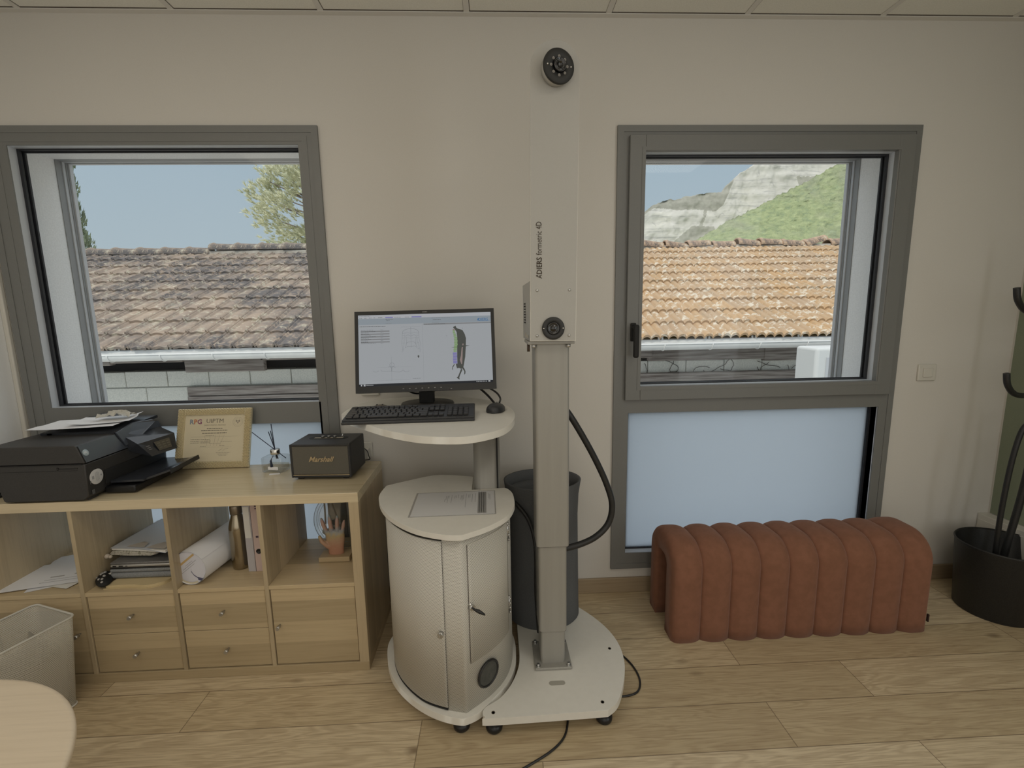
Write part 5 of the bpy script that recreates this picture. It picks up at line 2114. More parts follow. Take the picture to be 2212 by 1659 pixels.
dl(0.087, 0.119, -0.098, 0.098, 1)
rr = random.Random(4)
for lx_, y0_, y1_ in ((0.092, -0.085, 0.085), (0.100, -0.09, 0.09), (0.108, -0.09, 0.09)):
    y_ = y0_
    while y_ < y1_:
        dl(lx_, lx_ + 0.0025, y_, y_ + 0.006, 2)
        y_ += 0.009
for lx_, y0_, y1_ in ((0.076, 0.0, 0.085), (0.064, 0.0, 0.080), (0.055, 0.045, 0.08), (0.050, 0.045, 0.075), (0.040, -0.045, 0.085), (0.030, 0.03, 0.078), (0.026, 0.02, 0.07), (0.021, 0.03, 0.07), (0.010, 0.045, 0.078), (0.002, 0.045, 0.07), (-0.003, 0.04, 0.07), (-0.015, -0.0, 0.075), (-0.026, 0.045, 0.07), (-0.030, 0.0, 0.07), (-0.036, 0.03, 0.07), (-0.040, 0.01, 0.04), (0.128, 0.03, 0.08), (0.132, 0.02, 0.07)):
    dl(lx_, lx_ + 0.0016, y0_, y1_, 0)
build('printing', mb, [INK_G, mat('grey_title_bar', (0.30, 0.295, 0.29), 0.7), mat('pale_title_text', (0.42, 0.42, 0.42), 0.7)], dcm)
mb = MB()
for a_, b_, c_, d_ in ((-0.157, -0.150, -0.111, 0.111), (0.150, 0.154, -0.111, 0.111), (-0.150, 0.150, -0.111, -0.107), (-0.150, 0.150, 0.107, 0.111)):
    mb.box(a_, b_, c_, d_, 0.0002, 0.0010)
build('clear_sleeve', mb, FILM, dcm)

# ------------------------------------------------------------------ monitor
mon = empty('monitor', (0.247, -0.205, 1.056))
tag(mon, 'black computer monitor switched on, showing spine and body diagrams', 'monitor')
MW, MH = 0.572, 0.336
tl_ = math.radians(-12.5)
MM0 = Matrix.Translation((0.012, -0.065, 0.2375)) @ Matrix.Rotation(math.radians(-0.6), 4, 'Y') @ Matrix.Rotation(math.radians(0.8), 4, 'Z') @ Matrix.Rotation(tl_, 4, 'X')
# panel local: x right, z up, -y towards viewer, centre origin
mb = MB()
mb.box(-MW / 2, MW / 2, 0.0, 0.022, -MH / 2, MH / 2, bev=0.005, seg=3)
ring(mb, -MW / 2, MW / 2, -MH / 2, MH / 2, (0.014, 0.014, 0.027, 0.015), -0.007, 0.004)
mb.bm.transform(MM0)
build('bezel', mb, BLACK, mon)
mb = MB()
mb.box(-0.16, 0.16, 0.020, 0.048, -0.11, 0.10, bev=0.012, seg=3, M=MM0)
build('rear_housing', mb, BLACK_M, mon)


def emis(name, col, s_=1.0):
    m_ = bpy.data.materials.new(name)
    m_.use_nodes = True
    b_ = m_.node_tree.nodes['Principled BSDF']
    b_.inputs['Base Color'].default_value = (0.02, 0.02, 0.02, 1)
    b_.inputs['Roughness'].default_value = 0.6
    b_.inputs['Specular IOR Level'].default_value = 0.1
    b_.inputs['Emission Color'].default_value = (*col, 1)
    b_.inputs['Emission Strength'].default_value = s_
    return m_


SX0, SX1, SZ0, SZ1 = -MW / 2 + 0.014, MW / 2 - 0.014, -MH / 2 + 0.027, MH / 2 - 0.015
mb = MB()
mb.face([tuple(MM0 @ Vector(p)) for p in ((SX0, -0.0030, SZ0), (SX1, -0.0030, SZ0), (SX1, -0.0030, SZ1), (SX0, -0.0030, SZ1))])
scr = build('screen', mb, emis('screen_white', (0.285, 0.30, 0.315)), mon)


def sc(x, y, off=0.0034):
    """position on the screen from fractions: x to the right, y down"""
    return tuple(MM0 @ Vector((SX0 + (SX1 - SX0) * x, -off, SZ1 - (SZ1 - SZ0) * y)))


def cpx(x, y):
    u = (x - (205 - 27 * (y - 180) / 900.0)) / (1640 + 50 * (y - 150) / 900.0)
    u = max(0, min(1, u))
    v = (y - (180 - 45 * u)) / (897 - 5 * u)
    return u, v


mb = MB()
COLS = [('band', (0.215, 0.245, 0.27)), ('white', (0.34, 0.35, 0.37)), ('line', (0.17, 0.18, 0.19)), ('dark', (0.055, 0.058, 0.052)), ('green', (0.18, 0.27, 0.13)), ('lilac', (0.17, 0.165, 0.33)), ('black', (0.012, 0.014, 0.018)), ('blue', (0.05, 0.13, 0.25)), ('rowgrey', (0.175, 0.18, 0.185)), ('pinkish', (0.22, 0.17, 0.16)), ('text', (0.09, 0.095, 0.10)), ('icon', (0.35, 0.36, 0.37))]
CI = {n_: i for i, (n_, c_) in enumerate(COLS)}
SCM = [emis('screen_' + n_, c_) for n_, c_ in COLS]


def srect(x0_, y0_, x1_, y1_, c, off=0.0034):
    mb.face([sc(x0_, y1_, off), sc(x1_, y1_, off), sc(x1_, y0_, off), sc(x0_, y0_, off)], CI[c])


def sline(pts_, c, w=0.0018, off=0.0038):
    for (x0_, y0_), (x1_, y1_) in zip(pts_, pts_[1:]):
        a_, b_ = Vector((x0_ * 1.78, y0_)), Vector((x1_ * 1.78, y1_))
        d__ = (b_ - a_)
        if d__.length < 1e-6:
            continue
        d__.normalize()
        n__ = Vector((-d__.y, d__.x)) * w
        q = [a_ - n__, b_ - n__, b_ + n__, a_ + n__]
        mb.face([sc(p.x / 1.78, p.y, off) for p in q], CI[c])


srect(0, 0, 1, 0.05, 'white')
srect(0, 0.05, 1, 0.135, 'band')
srect(0, 0.967, 1, 1, 'black', 0.0036)
srect(0.012, 0.972, 0.022, 0.992, 'icon', 0.004)
srect(0.033, 0.970, 0.046, 0.994, 'icon', 0.004)
srect(0.05, 0.980, 0.105, 0.986, 'icon', 0.004)
for i in range(7):
    srect(0.875 + i * 0.012, 0.976, 0.882 + i * 0.012, 0.988, 'icon', 0.004)
srect(0.965, 0.970, 0.98, 0.990, 'icon', 0.004)
rr = random.Random(9)


def stext(x0_, x1_, y_, c='text', h=0.006, off=0.004):
    x_ = x0_
    while x_ < x1_:
        w_ = rr.uniform(0.006, 0.018)
        srect(x_, y_, min(x_ + w_, x1_), y_ + h, c, off)
        x_ += w_ + 0.003


stext(0.005, 0.09, 0.012, 'line', 0.005)
for a_, b_, c_ in ((0.01, 0.03, 'line'), (0.045, 0.065, 'line'), (0.08, 0.10, 'line'), (0.115, 0.13, 'line'), (0.15, 0.18, 'text'), (0.27, 0.32, 'line'), (0.35, 0.38, 'line')):
    stext(a_, b_, 0.036, c_, 0.007)
srect(0.203, 0.030, 0.26, 0.047, 'lilac', 0.0038)
srect(0.40, 0.030, 0.475, 0.047, 'lilac', 0.0038)
stext(0.205, 0.26, 0.062)
stext(0.21, 0.235, 0.078)
stext(0.205, 0.25, 0.120, 'line')
stext(0.55, 0.69, 0.060, 'line')
stext(0.56, 0.62, 0.086)
stext(0.555, 0.61, 0.122, 'line')
me_ = text_mesh('DIERS', 0.016, bold=0.0002)
mb.mesh(me_, MM0 @ Matrix.Translation((SX1 - 0.0525, -0.004, SZ1 - 0.035)) @ Matrix.Rotation(PI / 2, 4, 'X'), CI['blue'])
mb.face([sc(0.895, 0.115, 0.004), sc(0.903, 0.080, 0.004), sc(0.911, 0.115, 0.004)], CI['blue'])
srect(0.91, 0.118, 0.99, 0.122, 'blue', 0.004)
srect(0.488, 0.140, 1.0, 0.158, 'rowgrey', 0.0036)
stext(0.495, 0.65, 0.146, 'text', 0.006)
srect(0.96, 0.144, 0.985, 0.154, 'line', 0.004)
sline([(0.4805, 0.14), (0.4805, 0.967)], 'line', 0.0008)
stext(0.01, 0.205, 0.157, 'text', 0.008)
for i in range(11):
    y_ = 0.208 + i * 0.0188
    if i % 2 == 1:
        srect(0.018, y_ - 0.004, 0.232, y_ + 0.013, 'rowgrey', 0.0036)
    stext(0.02, 0.07 + 0.06 * rr.random(), y_, 'text' if i % 2 else 'line', 0.007)
    stext(0.165, 0.185, y_, 'line', 0.006)
# anatomical outline, back view
def P_(l):
    return [cpx(*p) for p in l]


sline(P_([(725, 327), (960, 318)]), 'line', 0.001)
sline(P_([(845, 325), (845, 585)]), 'line', 0.0014)
sline(P_([(740, 410), (745, 385), (765, 365), (800, 352), (845, 346), (890, 350), (925, 362), (942, 385), (944, 405)]), 'line', 0.002)
sline(P_([(740, 410), (800, 398), (845, 404), (890, 396), (944, 404)]), 'line', 0.0012)
sline(P_([(780, 435), (810, 425), (845, 440), (880, 424), (912, 432)]), 'line', 0.0016)
sline(P_([(785, 460), (845, 468), (908, 456)]), 'line', 0.0012)
sline(P_([(782, 440), (790, 500), (785, 550), (770, 590), (800, 570), (845, 572), (890, 566), (920, 585), (905, 545), (905, 500), (912, 440)]), 'line', 0.0016)
sline(P_([(785, 545), (790, 525), (815, 516), (845, 515), (880, 515), (898, 524), (905, 545)]), 'line', 0.0018)
sline(P_([(740, 410), (738, 470), (728, 530), (738, 600), (730, 650)]), 'line', 0.0012)
sline(P_([(768, 420), (762, 470), (758, 530), (748, 600), (742, 640)]), 'line', 0.001)
sline(P_([(944, 405), (946, 470), (958, 520), (952, 590), (958, 645)]), 'line', 0.0012)
sline(P_([(918, 420), (924, 470), (932, 530), (940, 600), (945, 640)]), 'line', 0.001)
for yy_ in (435, 465, 530, 605):
    sline(P_([(738, yy_), (765, yy_ - 3)]), 'line', 0.0012)
    sline(P_([(920, yy_ - 4), (948, yy_ - 6)]), 'line', 0.0012)
# keyhole mark
cx_, cy_ = cpx(932, 695)
mb.face([sc(cx_ + math.cos(a) * 0.0068, cy_ + math.sin(a) * 0.0125, 0.004) for a in [2 * PI * q / 14 for q in range(14)]], CI['dark'])
srect(cx_ - 0.003, cy_, cx_ + 0.003, cy_ + 0.022, 'dark', 0.004)
# lower left: circle on a post over a wavy back contour
cx_, cy_ = cpx(597, 803)
sline([(cx_ + math.cos(a) * 0.0165, cy_ + math.sin(a) * 0.0293) for a in [2 * PI * q / 24 for q in range(25)]], 'line', 0.0018)
sline(P_([(553, 830), (575, 822), (590, 845), (605, 822), (640, 835)]), 'line', 0.0022)
sline(P_([(592, 700), (588, 1005)]), 'line', 0.0009)
sline(P_([(593, 845), (590, 885)]), 'text', 0.002)
sline(P_([(400, 838), (850, 822)]), 'line', 0.0005)
sline(P_([(358, 880), (380, 893), (405, 893), (428, 877)]), 'line', 0.0018)
sline(P_([(453, 867), (470, 882), (510, 884), (590, 882), (650, 893), (690, 893), (720, 880), (733, 866), (745, 880), (765, 892), (790, 890), (813, 876)]), 'line', 0.0018)
sline(P_([(350, 1002), (820, 985)]), 'line', 0.0009)
stext(*[cpx(853, 975)[0], cpx(955, 975)[0]], cpx(853, 972)[1], 'line', 0.006)
# right: torso seen from the side with coloured spine
poly = [(1405, 308), (1412, 332), (1432, 347), (1490, 365), (1518, 415), (1533, 470), (1530, 560), (1520, 700), (1502, 800), (1490, 850), (1465, 858), (1440, 845), (1413, 850), (1404, 820), (1398, 792), (1420, 790), (1418, 700), (1420, 560), (1422, 440), (1417, 390), (1398, 360), (1373, 330)]
mb.face([sc(*cpx(*p), 0.0038) for p in poly][::-1], CI['dark'])
mb.face([sc(*cpx(*p), 0.0042) for p in [(1490, 535), (1503, 540), (1490, 600), (1486, 700), (1480, 790), (1470, 800), (1450, 745), (1465, 690), (1475, 600)]][::-1], CI['pinkish'])
for pl in ([(1488, 830), (1505, 850), (1520, 890), (1517, 918), (1502, 932), (1505, 890), (1480, 850)], [(1470, 858), (1482, 868), (1452, 930), (1440, 962), (1443, 992), (1405, 968), (1425, 950), (1448, 895), (1460, 862)], [(1380, 795), (1388, 797), (1362, 840), (1360, 872), (1352, 860), (1357, 825)], [(1345, 590), (1400, 574), (1480, 560), (1580, 561), (1500, 580), (1430, 582)]):
    mb.face([sc(*cpx(*p), 0.0044) for p in pl][::-1], CI['dark'])
sp_pts = [(1370, 352, 1388, 'pinkish')] + [(1366 + min(18, i * 4.2) - max(0, i - 8) * 3.2, 368 + i * 21.5, 0, 'green') for i in range(13)] + [(1364, 650 + i * 36, 0, 'lilac') for i in range(4)]
for i, (x_, y_, _x, c_) in enumerate(sp_pts):
    h_ = 15 if c_ == 'pinkish' else (19 if c_ == 'green' else 32)
    w_ = 28 if c_ == 'pinkish' else (24 + min(16, i * 2.6) if c_ == 'green' else 50)
    wob = (i % 2) * 3
    mb.face([sc(*cpx(x_ + wob, y_ + h_), 0.0046), sc(*cpx(x_ + w_ + wob, y_ + h_ - 2), 0.0046), sc(*cpx(x_ + w_ + wob + 1, y_ - 1), 0.0046), sc(*cpx(x_ + wob - 1, y_), 0.0046)], CI[c_])
for x_, y_ in ((1492, 342), (1290, 438)):
    u_, v_ = cpx(x_, y_)
    srect(u_ - 0.003, v_ - 0.004, u_ + 0.003, v_ + 0.004, 'line', 0.004)
build('screen_image', mb, SCM, scr)
mb = MB()
for i in range(8):
    bx = -0.075 + i * 0.0255 - 0.028
    mb.box(bx, bx + 0.018, -0.0085, -0.006, -MH / 2 + 0.004, -MH / 2 + 0.010, 0, M=MM0)
    if i < 7:
        mb.box(bx + 0.006, bx + 0.012, -0.0076, -0.006, -MH / 2 + 0.012, -MH / 2 + 0.0145, 1, M=MM0)
mb.box(0.098, 0.103, -0.0076, -0.006, -MH / 2 + 0.006, -MH / 2 + 0.009, 1, M=MM0)
build('button_row', mb, [mat('button_black', (0.010, 0.010, 0.010), 0.2), mat('grey_mark', (0.30, 0.30, 0.29), 0.5)], mon)
mb = MB()
for i, w_ in enumerate((0.003, 0.003, 0.0045, 0.003, 0.003)):
    mb.box(-0.009 + i * 0.0042, -0.009 + i * 0.0042 + w_ * 0.8, -0.0076, -0.006, MH / 2 - 0.0095, MH / 2 - 0.0055, M=MM0)
build('maker_mark', mb, mat('silver_mark', (0.30, 0.30, 0.30), 0.4), mon)
mb = MB()
mb.box(-0.031, 0.031, -0.030, 0.012, 0.008, 0.13, bev=0.004)
build('neck', mb, BLACK_M, mon)
mb = MB()
mb.lathe([(0, 0), (0.118, 0), (0.120, 0.003), (0.116, 0.010), (0.03, 0.014), (0, 0.014)], 0.002, -0.010, 48, sx=0.95, sy=0.86)
build('foot', mb, mat('satin_black', (0.035, 0.033, 0.031), 0.32), mon)

# cables behind the monitor
for nm_, pts, rr_, lab in (('cable', [(0.16, -0.24, 1.13), (0.19, -0.20, 1.105), (0.225, -0.17, 1.10), (0.30, -0.13, 1.108), (0.42, -0.12, 1.125), (0.50, -0.16, 1.118), (0.545, -0.22, 1.103), (0.562, -0.27, 1.085), (0.556, -0.335, 1.078)], 0.0042, 'thick black mouse cable curving behind the monitor foot to the mouse'),
                           ('cable', [(0.43, -0.17, 1.155), (0.47, -0.17, 1.118), (0.51, -0.20, 1.085), (0.535, -0.235, 1.0605)], 0.0050, 'short black video cable drooping below the right corner of the monitor')):
    mb = MB()
    mb.tube(catmull(pts, k=6, closed=False), rr_, 8)
    o = build(nm_, mb, BLACK)
    tag(o, lab, 'cable')

# keyboard
kb = empty('keyboard', (0.2245, -0.470, 1.0565), math.radians(1.6))
tag(kb, 'black full-size keyboard in front of the monitor', 'keyboard')
KWd, KDp = 0.474, 0.152
rise = math.atan2(0.020, KDp)
MKB = Matrix.Translation((0, -KDp / 2, 0.002)) @ Matrix.Rotation(rise, 4, 'X')
mb = MB()
mb.box(-KWd / 2, KWd / 2, 0, KDp, 0, 0.014, bev=0.004, seg=2, M=MKB)
mb.box(-KWd / 2, KWd / 2, -0.012, 0.012, -0.002, 0.009, bev=0.004, seg=2, M=MKB)
build('case', mb, CHAR, kb)
for fx in (-0.19, 0.19):
    mb = MB()
    mb.box(fx - 0.012, fx + 0.012, KDp / 2 - 0.018, KDp / 2 - 0.012, 0, 0.020)
    build('flip_foot', mb, BLACK, kb)
KEYM = mat('key_black', (0.028, 0.028, 0.030), 0.35)
keyproto = {}
nkey = 0


def key(x_, row_, w_):
    global nkey
    kk = round(w_, 4)
    if kk not in keyproto:
        mb_ = MB()
        mb_.box(-w_ / 2 + 0.0012, w_ / 2 - 0.0012, -0.0080, 0.0080, 0, 0.0075, bev=0.002, seg=1)
        o_ = build('key', mb_, KEYM, kb)
        keyproto[kk] = o_
    else:
        o_ = keyproto[kk].copy()
        COL.objects.link(o_)
        o_.parent = kb
    yv = 0.020 + row_ * 0.0192 + (0.006 if row_ == 5 else 0)
    o_.matrix_local = MKB @ Matrix.Translation((x_, yv, 0.0135))
    nkey += 1


U = 0.0199
xs0 = -KWd / 2 + 0.010
for row_, widths in enumerate(([1.3, 1.2, 1.3, 5.6, 1.3, 1.3, 1.3, 1.4], [1.3] + [1] * 11 + [2.4], [1.7] + [1] * 11 + [2.0], [1.5] + [1] * 12 + [1.2], [1] * 13 + [1.7], [1, 0.0, 1, 1, 1, 1, 0, 1, 1, 1, 1, 0, 1, 1])):
    x_ = xs0
    for w_ in widths:
        if w_ == 0:
            x_ += U * 0.45
            continue
        key(x_ + w_ * U / 2, row_, w_ * U)
        x_ += w_ * U
for row_ in (0, 1, 3, 4, 5):
    for q in range(3):
        if row_ == 1 and q != 1:
            continue
        key(xs0 + 15.2 * U + q * U, row_, U)
for row_ in range(5):
    for q in range(4):
        key(xs0 + 18.7 * U + q * U, row_, U)
# mouse
mo = empty('mouse', (0.541, -0.386, 1.0565), math.radians(-14))
tag(mo, 'small black computer mouse at the right end of the keyboard', 'mouse')
mb = MB()
rows = []
for i in range(13):
    u = i / 12
    y_ = -0.055 + 0.11 * u
    w_ = 0.035 * math.sqrt(max(0.0, 1 - abs(2 * u - 1) ** 2.6)) + 0.0005
    h_ = 0.030 * math.sqrt(max(0.0, 1 - abs(2 * u - 0.85) ** 2.2 * 0.82)) * (0.5 + 0.5 * min(1, w_ / 0.02))
    rows.append([(math.cos(a) * w_, y_, 0.003 + max(0, math.sin(a)) ** 0.8 * h_) for a in [PI * q / 12 for q in range(13)]] + [(-w_ * (1 - 2 * q / 6), y_, 0.001) for q in range(7)])
V = mb.grid(rows, close_v=True)
mb.cap(V[0])
mb.cap(V[-1], flip=True)
build('shell', mb, CHAR, mo)
mb = MB()
mb.lathe([(0.0, -0.004), (0.009, -0.004), (0.009, 0.004), (0, 0.004)], n=16, M=Matrix.Translation((0, 0.032, 0.0225)) @ Matrix.Rotation(PI / 2, 4, 'Y'))
build('scroll_wheel', mb, STEEL, mo)
mb = MB()
mb.box(-0.031, -0.027, -0.012, 0.018, 0.010, 0.018, bev=0.002)
build('side_grip', mb, mat('grey_grip', (0.12, 0.12, 0.12), 0.5), mo)
pk = empty('plastic_puck', (0.075, -0.338, 1.0565), math.radians(4))
tag(pk, 'small flat grey puck peeking out behind the left half of the keyboard', 'puck')
mb = MB()
mb.ball((0, 0, 0.014), 0.5, 0, 0.064, 0.075, 0.027, 20, 10)
build('casing', mb, mat('taupe_plastic', (0.16, 0.14, 0.11), 0.4), pk)
mb = MB()
mb.ball((-0.012, 0.002, 0.026), 0.004, 0)
mb.ball((0.010, 0.0, 0.026), 0.004, 0)
build('button', mb, BLACK, pk)

# ================================================================== SCANNER COLUMN
col = empty('scanner_column', (0.742, -0.52, 0))
tag(col, 'tall white back scanner on a telescopic aluminium column and wide base plate', 'medical scanner')
CB = [(.612, -.14), (.614, -.3), (.614, -.42), (.614, -.51), (.605, -.58), (.576, -.655), (.534, -.715), (.482, -.752), (.470, -.775), (.480, -.793), (.508, -.80), (.905, -.791), (.952, -.751), (1.000, -.655), (1.026, -.56), (1.026, -.46), (.995, -.36), (.931, -.256), (.86, -.18), (.76, -.125), (.68, -.115)]
mb = MB()
mb.prism(catmull(CB, corners=(0, 11), k=5), 0.047, 0.075, bev=0.002, smooth_side=False)
build('base_plate', mb, WHITE_L, col, world=True)
for fx, fy in ((0.509, -0.765), (0.900, -0.752), (0.99, -0.45), (0.70, -0.17)):
    lev_foot(col, fx, fy)
for fx, fy in ((0.507, -0.777), (0.893, -0.757), (0.984, -0.500)):
    mb = MB()
    mb.lathe([(0, 0.0752), (0.0045, 0.0752), (0.0065, 0.0760), (0.0065, 0.0752)], fx, fy, 16)
    build('bolt_hole', mb, mat('recess_brown', (0.12, 0.10, 0.08), 0.7), col, world=True)
mb = MB()
pts = [(0.745 + (0.020 if math.cos(a) > 0 else -0.020) + math.cos(a) * 0.0105, -0.663 + math.sin(a) * 0.0105) for a in [2 * PI * q / 28 for q in range(28)]]
mb.prism(pts, 0.0752, 0.0757)
build('hand_slot', mb, mat('slot_beige', (0.40, 0.38, 0.33), 0.7), col, world=True)
mb = MB()
mb.box(0.669, 0.813, -0.603, -0.448, 0.0755, 0.087, bev=0.004, seg=2)
build('mounting_plate', mb, ALU_S, col, world=True)
for bx in (0.682, 0.800):
    for by in (-0.590, -0.462):
        mb = MB()
        mb.cyl((bx, by, 0.086), (bx, by, 0.098), 0.006, 6)
        mb.cyl((bx, by, 0.086), (bx, by, 0.089), 0.009, 16)
        build('bolt', mb, STEEL, col, world=True)


def stage(hw, hd, z0_, z1_, name='column_stage', r_=0.012):
    cx_, cy_ = 0.7415, -0.525
    pts_ = []
    for sx_, sy_, a0 in ((1, 1, 0), (-1, 1, PI / 2), (-1, -1, PI), (1, -1, 1.5 * PI)):
        for q in range(5):
            a_ = a0 + PI / 2 * q / 4
            pts_.append((cx_ + sx_ * (hw - r_) + math.cos(a_) * r_, cy_ + sy_ * (hd - r_) + math.sin(a_) * r_))
    mb_ = MB()
    mb_.prism(pts_, z0_, z1_, smooth_side=True)
    for e in mb_.bm.edges:
        e.smooth = abs(e.verts[0].co.z - e.verts[1].co.z) > 0.01
    return build(name, mb_, ALU_S, col, world=True)


stage(0.0470, 0.052, 0.087, 0.235, r_=0.010)
stage(0.0535, 0.057, 0.226, 0.585)
stage(0.0610, 0.063, 0.577, 1.333)
for z_, hw, hd in ((0.2235, 0.0500, 0.0545), (0.5735, 0.0570, 0.0595)):
    mb = MB()
    mb.box(0.7415 - hw, 0.7415 + hw, -0.525 - hd, -0.525 + hd, z_, z_ + 0.0040, bev=0.0015)
    build('black_seal', mb, mat('dark_brown_seal', (0.02, 0.010, 0.008), 0.5), col, world=True)
mb = MB()
mb.box(0.655, 0.818, -0.602, -0.44, 1.331, 1.342, bev=0.002)
build('head_flange', mb, ALU_S, col, world=True)
for bx in (0.677, 0.797):
    mb = MB()
    mb.cyl((bx, -0.593, 1.331), (bx, -0.593, 1.320), 0.008, 8)
    build('bolt', mb, STEEL, col, world=True)
mb = MB()
mb.cyl((0.660, -0.57, 1.331), (0.660, -0.57, 1.305), 0.005, 8)
build('cable_gland', mb, mat('brown_gland', (0.06, 0.035, 0.02), 0.5), col, world=True)
HEADM = noisy('scanner_head_coat', (0.450, 0.440, 0.410), (0.460, 0.450, 0.420), 200, 0.5, 0.05, 0.0005)
mb = MB()
xa, xb = 0.663, 0.818
# lower equipment box
mb.prism([(xa, -0.605), (xb, -0.605), (xb - 0.002, -0.36), (xa - 0.006, -0.36)], 1.342, 1.545, bev=0.002)
build('equipment_box', mb, HEADM, col, world=True)
# tall front panel with rounded top (slightly leaning to the right)
mb = MB()
pts = [(-0.078, 0), (0.078, 0)]
topz = 0.852
for q in range(25):
    a_ = PI * q / 24
    pts.append((0.078 * math.cos(a_), topz + 0.078 * math.sin(a_)))
PM = Matrix.Translation((0.7405, -0.605, 1.343)) @ Matrix.Rotation(math.radians(0.62), 4, 'Y')
a = [mb.bm.verts.new(PM @ Vector((x_, -0.016, z_))) for x_, z_ in pts]
b = [mb.bm.verts.new(PM @ Vector((x_, 0.0, z_))) for x_, z_ in pts]
mb.bm.faces.new(a)
mb.bm.faces.new(b[::-1])
for i in range(len(a)):
    j = (i + 1) % len(a)
    f = mb.bm.faces.new((a[j], a[i], b[i], b[j]))
    f.smooth = True
    f.material_index = 1
es = [e for v in a for e in v.link_edges if e.verts[0] in a and e.verts[1] in a]
rr_ = bmesh.ops.bevel(mb.bm, geom=list(set(es)), offset=0.002, segments=2, profile=0.5, affect='EDGES')
for f in rr_['faces']:
    f.material_index = 1
build('front_panel', mb, [HEADM, mat('bright_panel_edge', (0.80, 0.78, 0.72), 0.35)], col, world=True)
yp = -0.6215


def front(nm, prof, cx_, cz_, mats, n=48, tilt=0.0, yy=yp, mi=0, parent=col):
    mb_ = MB()
    MM_ = Matrix.Translation((cx_, yy, cz_)) @ Matrix.Rotation(tilt, 4, 'Z') @ Matrix.Rotation(PI / 2, 4, 'X')
    mb_.lathe(prof, n=n, M=MM_, mi=mi)
    o_ = build(nm, mb_, mats, None)
    o_.parent = parent
    o_.data.transform(Matrix.Translation(-Vector(col.location)))
    return o_, MM_


# upper camera: squat drum turned a little to the right, with a ring of LEDs
UC = (0.7495, 2.184)
TD = math.radians(15)
drum, MD = front('camera_drum', [(0, 0), (0.0475, 0), (0.0475, 0.021), (0.045, 0.022), (0, 0.022)], UC[0], UC[1], [HEADM], tilt=TD)
front('camera_face', [(0, 0.022), (0.0488, 0.022), (0.0505, 0.024), (0.0505, 0.031), (0.0488, 0.033), (0.022, 0.0332), (0.021, 0.031), (0, 0.031)], UC[0], UC[1], [mat('black_camera_face', (0.022, 0.022, 0.021), 0.6)], tilt=TD)
front('camera_lens', [(0, 0.032), (0.020, 0.032), (0.020, 0.041), (0.018, 0.042), (0.016, 0.038), (0.013, 0.038), (0.012, 0.0405), (0.010, 0.0405), (0.009, 0.035), (0, 0.035)], UC[0] + 0.0, UC[1], [BLACK_G], tilt=TD)
for q in range(8):
    a_ = PI / 2 + q * PI / 4
    dx, dz = math.cos(a_) * 0.0265, math.sin(a_) * 0.0265
    c_ = MD @ Vector((dx, dz, 0))
    mb = MB()
    MM_ = Matrix.Translation((c_.x, c_.y, c_.z)) @ Matrix.Rotation(TD, 4, 'Z') @ Matrix.Rotation(PI / 2, 4, 'X')
    mb.lathe([(0, 0.0335), (0.0022, 0.0335), (0.0026, 0.0342), (0.0036, 0.0342), (0.0044, 0.0332), (0.0044, 0.0325)], n=16, M=MM_)
    mb.ball(tuple(MM_ @ Vector((0, 0, 0.0338))), 0.0022, 0, u=8, v=6)
    build('infrared_led', mb, mat('grey_led', (0.30, 0.28, 0.26), 0.35), col, world=True)
for dx in (-0.0385, 0.0385):
    c_ = MD @ Vector((dx, 0, 0.0335))
    mb = MB()
    mb.ball(tuple(c_), 0.0032, 0, u=10, v=6)
    build('screw', mb, CHROME, col, world=True)
# lower projector lens
front('projector_face', [(0, 0), (0.037, 0), (0.038, 0.002), (0.038, 0.006), (0.036, 0.008), (0.022, 0.008), (0.021, 0.006), (0, 0.006)], 0.7405, 1.3865, [mat('black_projector_face', (0.024, 0.024, 0.024), 0.5)])
front('projector_lens', [(0, 0.006), (0.0205, 0.006), (0.0205, 0.010), (0.018, 0.011), (0.014, 0.0075), (0.010, 0.0075), (0.009, 0.009), (0, 0.0085)], 0.7405, 1.3865, [BLACK_G])
for dx in (-0.0325, 0.0325):
    mb = MB()
    mb.ball((0.7405 + dx, yp - 0.008, 1.3865), 0.0030, 0, u=10, v=6)
    build('screw', mb, CHROME, col, world=True)
for sx_, sz_ in ((0.6875, 1.513), (0.796, 1.513), (0.686, 1.362), (0.795, 1.362)):
    mb = MB()
    mb.lathe([(0, 0), (0.0048, 0), (0.0044, 0.002), (0.002, 0.003), (0, 0.003)], n=14, M=Matrix.Translation((sx_, yp, sz_)) @ Matrix.Rotation(PI / 2, 4, 'X'))
    build('screw', mb, STEEL, col, world=True)
